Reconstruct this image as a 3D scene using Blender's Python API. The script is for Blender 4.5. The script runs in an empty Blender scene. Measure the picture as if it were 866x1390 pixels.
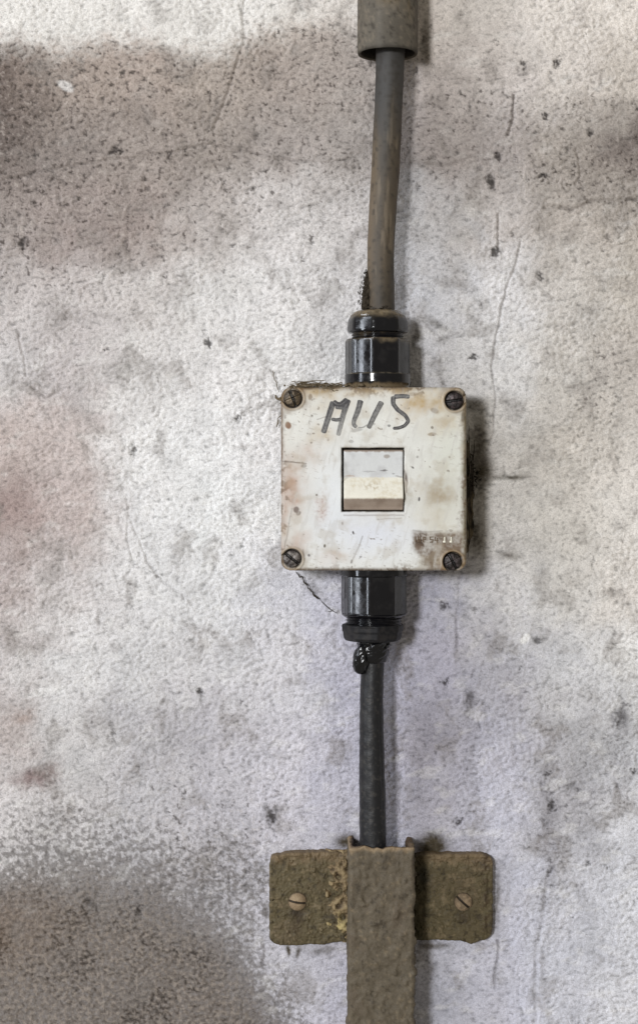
import bpy, math, random
import numpy as np

# ------------------------------------------------------------------ units
# everything is laid out in "wall millipoints": u to the right, v downwards on
# the wall plane, d = distance out of the wall.  One unit is 0.34 mm.
S = 0.00034
CU, CV, CD = 433.0, 650.0, 2300.0            # camera station in those units
FU, FV, FH = 433.0, 695.0, 1390.0            # frame centre and frame height on the wall


def W(u, v, d):
    return ((u - FU) * S, -d * S, (FV - v) * S)


# ------------------------------------------------------------------ camera
sc = bpy.context.scene
COL = sc.collection
cam = bpy.data.cameras.new('camera')
cam_ob = bpy.data.objects.new('camera', cam)
COL.objects.link(cam_ob)
cam_ob.location = W(CU, CV, CD)
cam_ob.rotation_euler = (math.radians(90), 0, 0)
cam.sensor_fit = 'VERTICAL'
cam.sensor_height = 36.0
cam.lens = 36.0 * CD / FH
cam.shift_x = (FU - CU) / FH
cam.shift_y = -(FV - CV) / FH
cam.clip_start = 0.01
cam.clip_end = 50
sc.camera = cam_ob

# ------------------------------------------------------------------ world and lamps
world = bpy.data.worlds.new('World')
sc.world = world
world.use_nodes = True
bg = world.node_tree.nodes['Background']
bg.inputs[0].default_value = (1.0, 0.93, 0.80, 1)      # warm room bounce
bg.inputs[1].default_value = 0.30


def area(name, target, direction, dist, sx, sy, power, colour):
    li = bpy.data.lights.new(name, 'AREA')
    li.shape = 'RECTANGLE'
    li.size, li.size_y = sx, sy
    li.energy = power
    li.color = colour
    ob = bpy.data.objects.new(name, li)
    COL.objects.link(ob)
    n = np.array(direction, float)
    n /= np.linalg.norm(n)
    t = np.array(W(*target))
    p = t + n * dist
    ob.location = p
    from mathutils import Vector
    ob.rotation_euler = Vector(-n).to_track_quat('-Z', 'Y').to_euler()
    return ob


# bright window behind the photographer, a little to the left and above
area('window_light', (500, 660, 50), (-0.38, -1.0, 0.14), 2.4, 0.30, 0.30, 39, (0.97, 0.985, 1.0))
# tall window far to the left
area('side_window_light', (500, 660, 50), (-1.0, -0.52, 0.34), 2.6, 0.34, 2.3, 35, (0.84, 0.90, 1.0))

sc.view_settings.view_transform = 'Standard'
sc.view_settings.look = 'None'
sc.view_settings.exposure = 0.0
sc.view_settings.gamma = 1.0
try:
    sc.cycles.max_bounces = 6
except Exception:
    pass


# ------------------------------------------------------------------ numpy helpers
def lin(r, g, b):
    c = np.array([r, g, b], float) / 255.0
    return np.where(c <= 0.04045, c / 12.92, ((c + 0.055) / 1.055) ** 2.4)


def sstep(a, b, x):
    t = np.clip((x - a) / (b - a), 0, 1)
    return t * t * (3 - 2 * t)


def _hash(ix, iy, iz, seed):
    h = (ix.astype(np.int64) * 374761393 + iy.astype(np.int64) * 668265263
         + iz.astype(np.int64) * 2147483647 + seed * 974634777) & 0xFFFFFFFF
    h = ((h ^ (h >> 13)) * 1274126177) & 0xFFFFFFFF
    h = ((h ^ (h >> 16)) * 2246822519) & 0xFFFFFFFF
    return (h ^ (h >> 15)) & 0xFFFFFFFF


def perlin2(x, y, seed=0):
    x = np.asarray(x, float); y = np.asarray(y, float)
    x, y = np.broadcast_arrays(x, y)
    ix, iy = np.floor(x), np.floor(y)
    fx, fy = x - ix, y - iy
    sx = fx * fx * fx * (fx * (fx * 6 - 15) + 10)
    sy = fy * fy * fy * (fy * (fy * 6 - 15) + 10)
    z = np.zeros_like(ix)

    def g(ox, oy):
        a = _hash(ix + ox, iy + oy, z, seed) * (2 * np.pi / 4294967296.0)
        return np.cos(a) * (fx - ox) + np.sin(a) * (fy - oy)
    a = g(0, 0) * (1 - sx) + g(1, 0) * sx
    b = g(0, 1) * (1 - sx) + g(1, 1) * sx
    return (a * (1 - sy) + b * sy) * 1.5


def fbm2(x, y, lam, octs=4, seed=0, gain=0.5):
    out, amp, tot = 0.0, 1.0, 0.0
    for k in range(octs):
        f = 2.03 ** k / lam
        out = out + amp * perlin2(x * f + 17.3 * k, y * f - 9.1 * k, seed + k * 31)
        tot += amp
        amp *= gain
    return out / tot * 1.3


def noise3(x, y, z, lam, octs=3, seed=0):
    """cheap 3-D value noise fbm"""
    out, amp, tot = 0.0, 1.0, 0.0
    for k in range(octs):
        f = 2.03 ** k / lam
        X, Y, Z = x * f + 3.7 * k, y * f + 5.1 * k, z * f - 2.9 * k
        ix, iy, iz = np.floor(X), np.floor(Y), np.floor(Z)
        fx, fy, fz = X - ix, Y - iy, Z - iz
        fx, fy, fz = [t * t * (3 - 2 * t) for t in (fx, fy, fz)]
        v = 0
        for dx in (0, 1):
            for dy in (0, 1):
                for dz in (0, 1):
                    h = _hash(ix + dx, iy + dy, iz + dz, seed + 13 * k) / 2147483648.0 - 1
                    v = v + h * (fx if dx else 1 - fx) * (fy if dy else 1 - fy) * (fz if dz else 1 - fz)
        out = out + amp * v
        tot += amp
        amp *= 0.5
    return out / tot * 1.3


def seg_dist(X, Y, pts):
    d = np.full(np.shape(X), 1e9)
    for (x0, y0), (x1, y1) in zip(pts[:-1], pts[1:]):
        vx, vy = x1 - x0, y1 - y0
        L = vx * vx + vy * vy + 1e-9
        t = np.clip(((X - x0) * vx + (Y - y0) * vy) / L, 0, 1)
        d = np.minimum(d, np.hypot(X - x0 - t * vx, Y - y0 - t * vy))
    return d


def blob(X, Y, x, y, rx, ry, rot=0.0, soft=1.0):
    c, s = math.cos(math.radians(rot)), math.sin(math.radians(rot))
    dx, dy = X - x, Y - y
    a, b = (c * dx + s * dy) / rx, (-s * dx + c * dy) / ry
    return np.exp(-(a * a + b * b) ** (1.0 / soft) * 1.2)


def mix(col, other, m):
    m = np.clip(m, 0, 1)[..., None]
    return col * (1 - m) + np.asarray(other) * m


def U(sx, sy, d):
    """a point seen at (sx, sy) of the photograph, standing d out of the wall"""
    k = 1 - d / CD
    return CU - (CU - sx) * k, CV - (CV - sy) * k


# ------------------------------------------------------------------ materials
def material(name, rough=0.6, spec=0.4, bump=0.0, bump_scale=1500.0, colour=None, rough_var=0.0,
             fine=0.10, fine_scale=2500.0, metallic=0.0, bump_dist=0.0004, coat=0.0):
    m = bpy.data.materials.new(name)
    m.use_nodes = True
    nt = m.node_tree
    N, Lk = nt.nodes, nt.links
    p = N['Principled BSDF']
    p.inputs['Roughness'].default_value = rough
    p.inputs['Specular IOR Level'].default_value = spec
    p.inputs['Metallic'].default_value = metallic
    p.inputs['Coat Weight'].default_value = coat
    tc = N.new('ShaderNodeTexCoord')
    if colour is None:
        at = N.new('ShaderNodeAttribute')
        at.attribute_name = 'pigment'
        src = at.outputs['Color']
    else:
        rgb = N.new('ShaderNodeRGB')
        rgb.outputs[0].default_value = (*colour, 1)
        src = rgb.outputs[0]
    nz = N.new('ShaderNodeTexNoise')
    nz.inputs['Scale'].default_value = fine_scale
    nz.inputs['Detail'].default_value = 4
    Lk.new(tc.outputs['Object'], nz.inputs['Vector'])
    mr = N.new('ShaderNodeMapRange')
    mr.inputs['From Min'].default_value = 0.3
    mr.inputs['From Max'].default_value = 0.7
    mr.inputs['To Min'].default_value = 1 - fine
    mr.inputs['To Max'].default_value = 1 + fine
    Lk.new(nz.outputs['Fac'], mr.inputs['Value'])
    mul = N.new('ShaderNodeVectorMath')
    mul.operation = 'SCALE'
    Lk.new(src, mul.inputs[0])
    Lk.new(mr.outputs['Result'], mul.inputs['Scale'])
    Lk.new(mul.outputs['Vector'], p.inputs['Base Color'])
    if rough_var:
        n2 = N.new('ShaderNodeTexNoise')
        n2.inputs['Scale'].default_value = fine_scale * 0.12
        n2.inputs['Detail'].default_value = 5
        Lk.new(tc.outputs['Object'], n2.inputs['Vector'])
        m2 = N.new('ShaderNodeMapRange')
        m2.inputs['From Min'].default_value = 0.35
        m2.inputs['From Max'].default_value = 0.65
        m2.inputs['To Min'].default_value = max(0.05, rough - rough_var)
        m2.inputs['To Max'].default_value = min(1, rough + rough_var)
        Lk.new(n2.outputs['Fac'], m2.inputs['Value'])
        Lk.new(m2.outputs['Result'], p.inputs['Roughness'])
    if bump:
        nb = N.new('ShaderNodeTexNoise')
        nb.inputs['Scale'].default_value = bump_scale
        nb.inputs['Detail'].default_value = 3
        Lk.new(tc.outputs['Object'], nb.inputs['Vector'])
        bp = N.new('ShaderNodeBump')
        bp.inputs['Strength'].default_value = bump
        bp.inputs['Distance'].default_value = bump_dist
        Lk.new(nb.outputs['Fac'], bp.inputs['Height'])
        Lk.new(bp.outputs['Normal'], p.inputs['Normal'])
    return m


M_wall = material('stained plaster', 0.88, 0.2, bump=0.8, bump_scale=1500, fine=0.19, fine_scale=1700)
M_lid = material('aged white plastic', 0.42, 0.28, bump=0.05, bump_scale=700, fine=0.03, fine_scale=1800, rough_var=0.12)
M_base = material('grimy plastic', 0.8, 0.25, bump=0.5, bump_scale=1400, fine=0.2)
M_gland = material('black glossy plastic', 0.13, 0.42, bump=0.06, bump_scale=500, fine=0.15, rough_var=0.10)
M_pipe = material('dusty conduit', 0.75, 0.25, bump=0.18, bump_scale=900, fine=0.10)
M_cable = material('dusty cable sheath', 0.62, 0.35, bump=0.15, bump_scale=1100, fine=0.10)
M_rubber = material('black rubber sheath', 0.45, 0.32, bump=0.25, bump_scale=1300, fine=0.18)
M_rust = material('brown painted steel', 0.72, 0.3, bump=0.5, bump_scale=1200, fine=0.18, rough_var=0.1)
M_screw = material('grimy steel screw', 0.45, 0.5, bump=0.3, bump_scale=1500, fine=0.2, metallic=0.35)
M_tar = material('black sealing compound', 0.2, 0.4, bump=0.35, bump_scale=520, fine=0.1, colour=(0.006, 0.006, 0.007))
M_ink = material('grey marker ink', 0.5, 0.35, fine=0.22, fine_scale=1600)
M_web = material('brown dust fibre', 0.95, 0.1, fine=0.25, colour=(0.135, 0.105, 0.068))
M_soot = material('black sooty fluff', 0.95, 0.1, fine=0.3, colour=(0.040, 0.032, 0.023))


# ------------------------------------------------------------------ mesh builder
class Geo:
    """collects vertices (u, v, d), colours and faces and links ONE mesh object"""

    def __init__(self):
        self.v, self.c, self.q, self.ng, self.n = [], [], [], [], 0

    def add(self, P, C=None):
        P = np.asarray(P, float).reshape(-1, 3)
        if C is None:
            C = np.ones_like(P) * 0.5
        C = np.broadcast_to(np.asarray(C, float), P.shape) if np.ndim(C) == 1 else np.asarray(C, float).reshape(-1, 3)
        i0 = self.n
        self.v.append(P); self.c.append(C); self.n += len(P)
        return i0

    def grid(self, P, C=None, wrap=False, flip=False):
        n, m = P.shape[:2]
        i0 = self.add(P, C)
        idx = i0 + np.arange(n * m).reshape(n, m)
        if wrap:
            idx = np.concatenate([idx, idx[:, :1]], 1)
        q = np.stack([idx[:-1, :-1], idx[1:, :-1], idx[1:, 1:], idx[:-1, 1:]], -1).reshape(-1, 4)
        self.q.append(q[:, ::-1] if flip else q)
        return idx

    def ngon(self, ids):
        self.ng.append([int(i) for i in ids])

    def build(self, name, mat, parent=None, origin=None, rot=0.0):
        v = np.concatenate(self.v)
        c = np.concatenate(self.c)
        if origin is None:
            origin = (v[:, 0].mean(), v[:, 1].max(), 0.0)
        loc = np.array(W(*origin))
        xyz = np.stack([(v[:, 0] - origin[0]) * S, -(v[:, 2] - origin[2]) * S, -(v[:, 1] - origin[1]) * S], 1)
        me = bpy.data.meshes.new(name)
        q = np.concatenate(self.q) if self.q else np.zeros((0, 4), int)
        loops = list(q.reshape(-1)) if self.ng else q.reshape(-1)
        starts = np.arange(len(q)) * 4
        totals = np.full(len(q), 4)
        if self.ng:
            extra = [i for g in self.ng for i in g]
            lens = np.array([len(g) for g in self.ng])
            starts = np.concatenate([starts, len(q) * 4 + np.concatenate([[0], np.cumsum(lens)[:-1]])])
            totals = np.concatenate([totals, lens])
            loops = np.array(list(loops) + extra)
        me.vertices.add(len(xyz))
        me.vertices.foreach_set('co', xyz.astype(np.float32).ravel())
        me.loops.add(len(loops))
        me.loops.foreach_set('vertex_index', np.asarray(loops, np.int32))
        me.polygons.add(len(starts))
        me.polygons.foreach_set('loop_start', starts.astype(np.int32))
        me.polygons.foreach_set('loop_total', totals.astype(np.int32))
        me.polygons.foreach_set('use_smooth', np.ones(len(starts), bool))
        me.update(calc_edges=True)
        me.validate()
        at = me.color_attributes.new('pigment', 'FLOAT_COLOR', 'POINT')
        rgba = np.ones((len(xyz), 4), np.float32)
        rgba[:, :3] = c
        at.data.foreach_set('color', rgba.ravel())
        me.materials.append(mat)
        ob = bpy.data.objects.new(name, me)
        COL.objects.link(ob)
        if parent is not None:
            ob.parent = parent
            base = PLACE[parent.name]
            ob.location = loc - base
        else:
            ob.location = loc
        PLACE[ob.name] = loc
        ob.rotation_euler = (0, math.radians(rot), 0)
        return ob


PLACE = {}


def tag(ob, label=None, cat=None, group=None, kind=None):
    if label: ob['label'] = label
    if cat: ob['category'] = cat
    if group: ob['group'] = group
    if kind: ob['kind'] = kind
    return ob


def thing(name, origin, label, cat, group=None):
    o = bpy.data.objects.new(name, None)
    COL.objects.link(o)
    o.empty_display_size = 0.01
    o.location = W(*origin)
    PLACE[o.name] = np.array(W(*origin))
    return tag(o, label, cat, group)


def sharp(ob, deg=35):
    """keep crisp edges: split shading at angles above deg"""
    me = ob.data
    try:
        me.set_sharp_from_angle(angle=math.radians(deg))
    except Exception:
        pass
    return ob


def ring_map(a, b, hx, hy, R):
    """(a, b) on the unit square outline -> outline of a rounded rectangle"""
    hx = np.broadcast_to(hx, a.shape); hy = np.broadcast_to(hy, a.shape); R = np.broadcast_to(R, a.shape)
    Rs = np.maximum(R, 1e-6)
    side = np.abs(a) >= np.abs(b)
    sx, sy = np.where(a >= 0, 1.0, -1.0), np.where(b >= 0, 1.0, -1.0)
    x, y = np.abs(a) * hx, np.abs(b) * hy
    t1 = np.clip((y - (hy - R)) / Rs, 0, 1) * np.pi / 4
    t2 = np.pi / 2 - np.clip((x - (hx - R)) / Rs, 0, 1) * np.pi / 4
    ang = np.where(side, t1, t2)
    incorner = np.where(side, y > hy - R, x > hx - R)
    cx, cy = hx - R + R * np.cos(ang), hy - R + R * np.sin(ang)
    px = np.where(incorner, cx, np.where(side, hx, x))
    py = np.where(incorner, cy, np.where(side, y, hy))
    return px * sx, py * sy


def plate(cu, cv, hx, hy, R, d0, d1, n, edge, height, colour, edge_steps=4, skirt_steps=6, wobble=None):
    """rounded slab: front face a height field, rounded rim, skirt back to d0"""
    G = Geo()
    t = np.linspace(-1, 1, n)
    A, B = np.meshgrid(t, t)              # B rows (v), A cols (u)
    r = np.maximum(np.abs(A), np.abs(B))
    rs = np.maximum(r, 1e-9)
    hx0, hy0, R0 = hx - edge, hy - edge, max(R - edge, 0.01)
    x, y = ring_map(A / rs, B / rs, r * hx0, r * hy0, R0 * r ** 2)
    if wobble is not None:
        wx, wy = wobble(cu + x, cv + y)
    else:
        wx = wy = 0
    Uu, Vv = cu + x + wx * r ** 4, cv + y + wy * r ** 4
    H = height(Uu, Vv)
    P = np.stack([Uu, Vv, d1 + H], -1)
    idx = G.grid(P, colour(Uu, Vv, d1 + H))
    # outline order
    k = np.arange(n)
    bi = np.concatenate([k[:-1] * 0, k[:-1], k[::-1][:-1] * 0 + n - 1, k[::-1][:-1]])
    bj = np.concatenate([k[:-1], k[:-1] * 0 + n - 1, k[::-1][:-1], k[:-1] * 0])
    oa, ob_ = A[bi, bj], B[bi, bj]
    hb = H[bi, bj]
    prev = idx[bi, bj]
    offs = [(edge * math.sin(a), edge * (1 - math.cos(a))) for a in np.linspace(0, math.pi / 2, edge_steps + 1)[1:]]
    offs += [(edge, edge + (d1 - edge - d0) * f) for f in np.linspace(0, 1, skirt_steps + 1)[1:]]
    for o, drop in offs:
        px, py = ring_map(oa, ob_, hx0 + o, hy0 + o, R0 + o)
        if wobble is not None:
            wx, wy = wobble(cu + px, cv + py)
        uu, vv = cu + px + wx, cv + py + wy
        dd = d1 - drop + hb * max(0, 1 - drop / max(edge * 2, 1e-6))
        i0 = G.add(np.stack([uu, vv, dd], -1), colour(uu, vv, dd))
        cur = i0 + np.arange(len(uu))
        G.q.append(np.stack([prev, cur, np.roll(cur, -1), np.roll(prev, -1)], -1)[:, ::-1])
        prev = cur
    return G


def lathe(cu, cd, ys, rad, colour, nth=96, G=None, cap_top=True, cap_bot=True, disp=None):
    """surface of revolution-like body about a vertical axis; cu, cd may vary with v"""
    G = G or Geo()
    ys = np.asarray(ys, float)
    th = np.linspace(0, 2 * np.pi, nth, endpoint=False)
    TH, Y = np.meshgrid(th, ys)
    cu = cu(Y) if callable(cu) else cu
    cd = cd(Y) if callable(cd) else cd
    Rr = rad(TH, Y)
    if disp is not None:
        Rr = Rr + disp(TH, Y)
    Uu, D = cu + Rr * np.sin(TH), cd + Rr * np.cos(TH)
    P = np.stack([Uu, Y, D], -1)
    idx = G.grid(P, colour(Uu, Y, D, TH), wrap=True)
    if cap_top: G.ngon(idx[0, :-1])
    if cap_bot: G.ngon(idx[-1, :-1][::-1])
    return G


def tube(G, pts, r, nside=6, col=(0.05, 0.04, 0.03), taper=True):
    pts = np.asarray(pts, float)
    n = len(pts)
    rings = []
    for i in range(n):
        a, b = pts[max(i - 1, 0)], pts[min(i + 1, n - 1)]
        t = b - a
        t /= np.linalg.norm(t) + 1e-9
        h = np.array([0, 0, 1.0]) if abs(t[2]) < 0.9 else np.array([1.0, 0, 0])
        p = np.cross(t, h); p /= np.linalg.norm(p) + 1e-9
        q = np.cross(t, p)
        f = r * (0.45 + 0.55 * math.sin(math.pi * (i + 0.6) / (n + 0.2))) if taper else r
        a_ = np.linspace(0, 2 * np.pi, nside, endpoint=False)
        rings.append(pts[i] + f * (np.cos(a_)[:, None] * p + np.sin(a_)[:, None] * q))
    P = np.stack(rings)
    idx = G.grid(P, np.array(col), wrap=True)
    G.ngon(idx[0, :-1]); G.ngon(idx[-1, :-1][::-1])


# ================================================================== WALL
def graded(lo, a, b, hi, step, coarse):
    return np.concatenate([np.arange(lo, a, coarse), np.arange(a, b, step), np.arange(b, hi + coarse, coarse)])


xs = graded(-900, -24, 892, 1700, 1.45, 14.0)
ys = graded(-600, -24, 1414, 1900, 1.45, 14.0)
X, Y = np.meshgrid(xs, ys)

# --- relief: stippled plaster, a trowelled swell under it
wpx, wpy = fbm2(X, Y, 30, 2, 901) * 6, fbm2(X, Y, 30, 2, 902) * 6
_a = X + wpx * 0.7
_b = Y + wpy * 0.7
_al, _ac = 0.94 * _a - 0.34 * _b, 0.34 * _a + 0.94 * _b      # trowel strokes rise gently to the right
g1 = 0.90 * fbm2(_al / 1.6, _ac, 4.7, 3, 11, 0.6) + 0.18 * fbm2(_al / 1.6, _ac, 12.0, 2, 12, 0.5)
g2 = fbm2(X, Y, 4.2, 2, 41, 0.5)
swell = fbm2(X, Y, 150, 3, 71)
patchy = 0.75 + 0.45 * fbm2(X, Y, 120, 2, 99)
relief = (2.05 * g1 + 0.5 * g2) * np.clip(patchy * 1.25 - 0.15, 0.3, 1.35) + 5.0 * swell


# broad tones of the old limewash: bare white, soot, uneven tints, shade beside the box painted in, every 96 x 100 units
TONES = [
    [(165,150,140),(172,157,147),(180,166,156),(184,171,161),(190,178,168),(186,176,168),(196,187,180),(214,207,201),(221,213,205),(224,216,207)],
    [(116,103,96),(166,152,142),(171,156,146),(171,159,149),(170,158,150),(168,158,151),(186,176,171),(200,192,188),(205,197,190),(194,185,175)],
    [(116,106,101),(148,138,132),(158,147,140),(159,149,142),(169,160,155),(168,160,155),(160,151,148),(163,154,150),(162,153,145),(122,112,106)],
    [(158,148,143),(163,150,145),(157,144,138),(184,176,172),(206,201,199),(196,191,189),(191,189,191),(184,177,173),(174,165,157),(174,165,156)],
    [(185,178,176),(191,184,182),(190,184,181),(209,206,204),(216,213,212),(205,202,202),(207,207,213),(209,206,206),(200,194,188),(188,180,170)],
    [(196,191,190),(183,176,175),(206,202,200),(214,211,210),(220,218,217),(200,198,198),(195,193,196),(217,215,215),(195,189,182),(184,176,168)],
    [(184,170,165),(186,174,170),(217,215,214),(222,221,221),(222,219,219),(210,208,206),(172,167,157),(201,196,191),(201,194,186),(206,199,191)],
    [(150,134,129),(186,173,169),(217,215,215),(223,223,223),(224,223,223),(210,208,206),(172,167,157),(201,197,193),(214,209,203),(216,210,203)],
    [(175,163,160),(202,196,195),(206,204,204),(214,213,214),(200,199,206),(188,187,200),(178,177,192),(206,204,206),(217,213,209),(211,204,197)],
    [(190,184,183),(207,205,205),(200,198,199),(200,198,200),(206,204,209),(178,176,189),(176,174,190),(173,171,179),(199,198,201),(217,215,213)],
    [(175,165,162),(191,188,188),(176,173,176),(178,175,181),(196,193,200),(176,174,187),(158,155,168),(178,176,187),(174,172,175),(184,183,185)],
    [(196,191,191),(186,182,182),(186,183,186),(190,187,193),(196,193,202),(178,176,188),(173,171,185),(190,189,201),(174,172,177),(201,200,204)],
    [(196,192,192),(190,187,188),(180,177,180),(174,171,175),(191,189,198),(178,176,188),(178,178,190),(191,191,204),(190,189,196),(206,206,212)],
    [(190,187,188),(185,182,184),(176,173,175),(172,169,172),(186,184,192),(178,176,188),(178,178,190),(196,196,210),(196,196,205),(206,206,212)],
    [(190,187,188),(185,182,184),(176,173,175),(172,169,172),(186,184,192),(178,176,188),(178,178,190),(196,196,210),(196,196,205),(206,206,212)],
]


def tone_grid(X, Y):
    T = np.array([[lin(*c) for c in r] for r in TONES])
    T = T * 0.90 + 0.10 * T.mean(-1, keepdims=True) * np.array([1.01, .985, .955])
    gx, gy = np.clip(X / 96.2, 0, 8.999), np.clip(Y / 100.0, 0, 13.999)
    ix, iy = gx.astype(int), gy.astype(int)
    fx, fy = gx - ix, gy - iy
    fx, fy = (fx * fx * (3 - 2 * fx))[..., None], (fy * fy * (3 - 2 * fy))[..., None]
    return (T[iy, ix] * (1 - fx) + T[iy, ix + 1] * fx) * (1 - fy) + (T[iy + 1, ix] * (1 - fx) + T[iy + 1, ix + 1] * fx) * fy


def wall_pigment(X, Y):
    wx, wy = fbm2(X, Y, 45, 3, 201), fbm2(X, Y, 45, 3, 202)
    Xw, Yw = X + 16 * wx, Y + 16 * wy
    n_big = fbm2(X, Y, 260, 3, 211)
    n_mid = fbm2(X, Y, 70, 4, 221)
    speck = fbm2(X, Y, 5.2, 3, 231, 0.6)
    col = tone_grid(X + 34 * wx + 10 * n_mid, Y + 34 * wy + 10 * n_mid)
    col = col * (1.10 + 0.05 * n_big + 0.17 * n_mid + 0.13 * fbm2(X, Y, 22, 3, 222))[..., None]
    # old damp front: brown grey soot with a ragged upper edge
    top = np.interp(X, [-900, -20, 40, 90, 150, 200, 240, 290, 330, 380, 450, 560, 640, 720, 866, 1700],
                    [60, 52, 56, 64, 52, 50, 70, 74, 52, 34, 24, 60, 110, 120, 130, 130])
    top = top + 9 * fbm2(X, X * 0 + 3, 28, 3, 301)
    inner = sstep(-6, 12, Yw * 0.25 + Y * 0.75 - top)
    low = 1 - sstep(215, 470, Y + 22 * wy + 0.20 * (X - 220))
    amp = np.interp(X, [-900, 0, 50, 130, 260, 430, 540, 600, 760, 866, 1700], [.80, .74, .66, .58, .56, .50, .42, .38, .38, .46, .45])
    dirt = inner * low * amp
    dirt = dirt + 0.34 * blob(Xw, Yw, 10, 140, 80, 90) * inner + 0.22 * blob(Xw, Yw, 165, 345, 60, 45)
    dirt = np.maximum(dirt, 0.62 * blob(Xw, Yw, 800, 235, 170, 50) * (X > 560))
    dirt = np.maximum(dirt, 0.75 * blob(X, Yw, 870, 190, 60, 12))
    dirt = np.maximum(dirt, 0.55 * blob(X, Yw, 850, 275, 90, 9))
    dirt = np.maximum(dirt, 0.42 * blob(Xw, Yw, 600, 200, 60, 80))
    dirt = np.maximum(dirt, 0.38 * blob(Xw, Yw, 815, 520, 70, 130))
    # bottom-left damp patch
    edge = np.interp(X, [-900, -20, 30, 70, 120, 175, 230, 280, 320, 350, 420, 1700],
                     [1170, 1160, 1146, 1138, 1138, 1150, 1172, 1208, 1250, 1300, 1420, 3000])
    dd = Y + 13 * wy + 5 * speck - edge
    body = sstep(-8, 26, dd)
    rim = np.exp(-((dd - 16) / 26) ** 2)
    dirt2 = np.clip(0.70 * body + 0.30 * rim, 0, 1)
    halo = 0.48 * blob(Xw, Yw, 300, 1180, 120, 90) + 0.3 * blob(Xw, Yw, 250, 1080, 150, 60)
    dirt = np.maximum(dirt, halo)
    # vertical runs at the lower right
    run = np.zeros_like(X)
    for (x, y0, y1, w, s) in ((640, 930, 1100, 15, .55), (745, 1040, 1230, 16, .60), (842, 930, 1080, 24, .55),
                              (790, 1020, 1120, 40, .36), (700, 900, 980, 40, .3), (570, 1000, 1100, 22, .4)):
        run = np.maximum(run, s * np.exp(-((Xw - x) / w) ** 2) * sstep(y0 - 50, y0 + 30, Y) * (1 - sstep(y1 - 40, y1 + 60, Y)))
    gran = 0.5 + 0.45 * speck - 0.22 * g1 + 0.12 * n_mid
    gz = gran - 0.5
    # thin veil of grime everywhere, uneven
    veil = np.clip(0.05 + 0.14 * n_mid + 0.08 * n_big, 0, .3)
    col = mix(col, lin(152, 143, 138), veil * np.clip(1 + 1.6 * gz, 0.2, 2))
    soft = np.clip(dirt * (1.0 + 1.0 * gz + 0.22 * n_mid), 0, 1)
    # bare limewash above the ragged upper edge of the stain
    clean = np.ones(X.shape + (3,)) * lin(226, 222, 217) * (1 + 0.05 * n_big + 0.05 * n_mid)[..., None]
    warm = sstep(330, 560, X)[..., None]
    clean = clean * (1 - warm) + lin(214, 205, 197) * warm
    up = 1 - sstep(-26, 34, Yw * 0.3 + Y * 0.7 - top + 30 * gz + 14 * fbm2(X, Y, 17, 2, 303))
    col = mix(col, clean, up * (1 - 0.85 * sstep(520, 640, X)))
    # local unevenness: darker where the grain holds grime
    col = col * (1 + np.clip(0.55 * gz, -.35, .2) * (0.35 + np.clip(dirt, 0, 1)))[..., None]
    col = mix(col, lin(96, 84, 77), np.clip(soft * 1.4 - 0.35, 0, 1) * 0.34)
    # fine black dots thrown over the grimy parts
    dots = fbm2(X, Y, 8.5, 3, 261, 0.6) - 0.25 * g1
    dm = sstep(0.40, 0.62, dots + 0.22 * np.clip(dirt * 1.5, 0, 1) - 0.12 + 0.15 * n_mid) * np.clip(dirt * 2.4 + 0.10, 0, 1)
    col = mix(col, lin(66, 57, 52), 0.72 * dm)
    col = mix(col, lin(196, 186, 178), 0.35 * sstep(.35, .6, -dots) * np.clip(dirt * 2, 0, 1))
    # damp patch low at the left: ragged granular border, brown grey inside
    pen = np.clip(0.5 + (Y + 16 * wy - edge) / 150.0, 0, 1)
    pen = np.maximum(pen, 0.55 * blob(Xw, Yw, 300, 1200, 110, 80))
    grn = np.clip(0.5 + 1.5 * (fbm2(X, Y, 7.5, 3, 271, 0.6) * 0.8 - 0.30 * g1), 0, 1)
    dm2 = sstep(-0.26, 0.34, pen * 1.25 - 0.10 - grn) * sstep(0.02, 0.2, pen)
    deep = sstep(0, 130, Y + 14 * wy + 6 * n_mid - edge)
    col = mix(col, lin(106, 101, 99), 0.72 * dm2)
    col = mix(col, lin(110, 100, 91), 0.84 * deep * np.clip(0.85 + 1.3 * gz, 0, 1))
    col = mix(col, lin(150, 139, 129), 0.55 * deep * sstep(.05, .35, fbm2(X, Y, 6.5, 2, 281) + 0.3 * g1))
    col = mix(col, lin(62, 55, 51), 0.85 * deep * sstep(0.05, .42, gz + .25 * n_mid))
    col = mix(col, lin(112, 92, 74), 0.45 * blob(Xw, Yw, 5, 1235, 80, 80) * deep)
    rsf = np.clip(run * (1.0 + 1.8 * gz + .5 * n_mid), 0, 1)
    col = mix(col, lin(128, 124, 130), sstep(0.02, 0.8, rsf) * 0.5)
    col = mix(col, lin(74, 70, 72), 0.5 * sstep(.30, .55, dots + 0.4 * run - .2) * np.clip(run * 2.5, 0, 1))
    # reddish and brown marks at the left
    for (x, y, rx, ry, rot, s, c) in ((52, 1055, 34, 13, -18, .75, (112, 84, 80)), (25, 968, 26, 15, 0, .5, (150, 125, 112)),
                                      (30, 690, 60, 40, 20, .28, (150, 122, 118)), (95, 340, 60, 30, 0, .2, (120, 100, 94))):
        m = blob(Xw, Yw, x, y, rx, ry, rot)
        col = mix(col, lin(*c), s * m * sstep(0.3, 0.62, gran + 0.25 * m))
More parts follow.
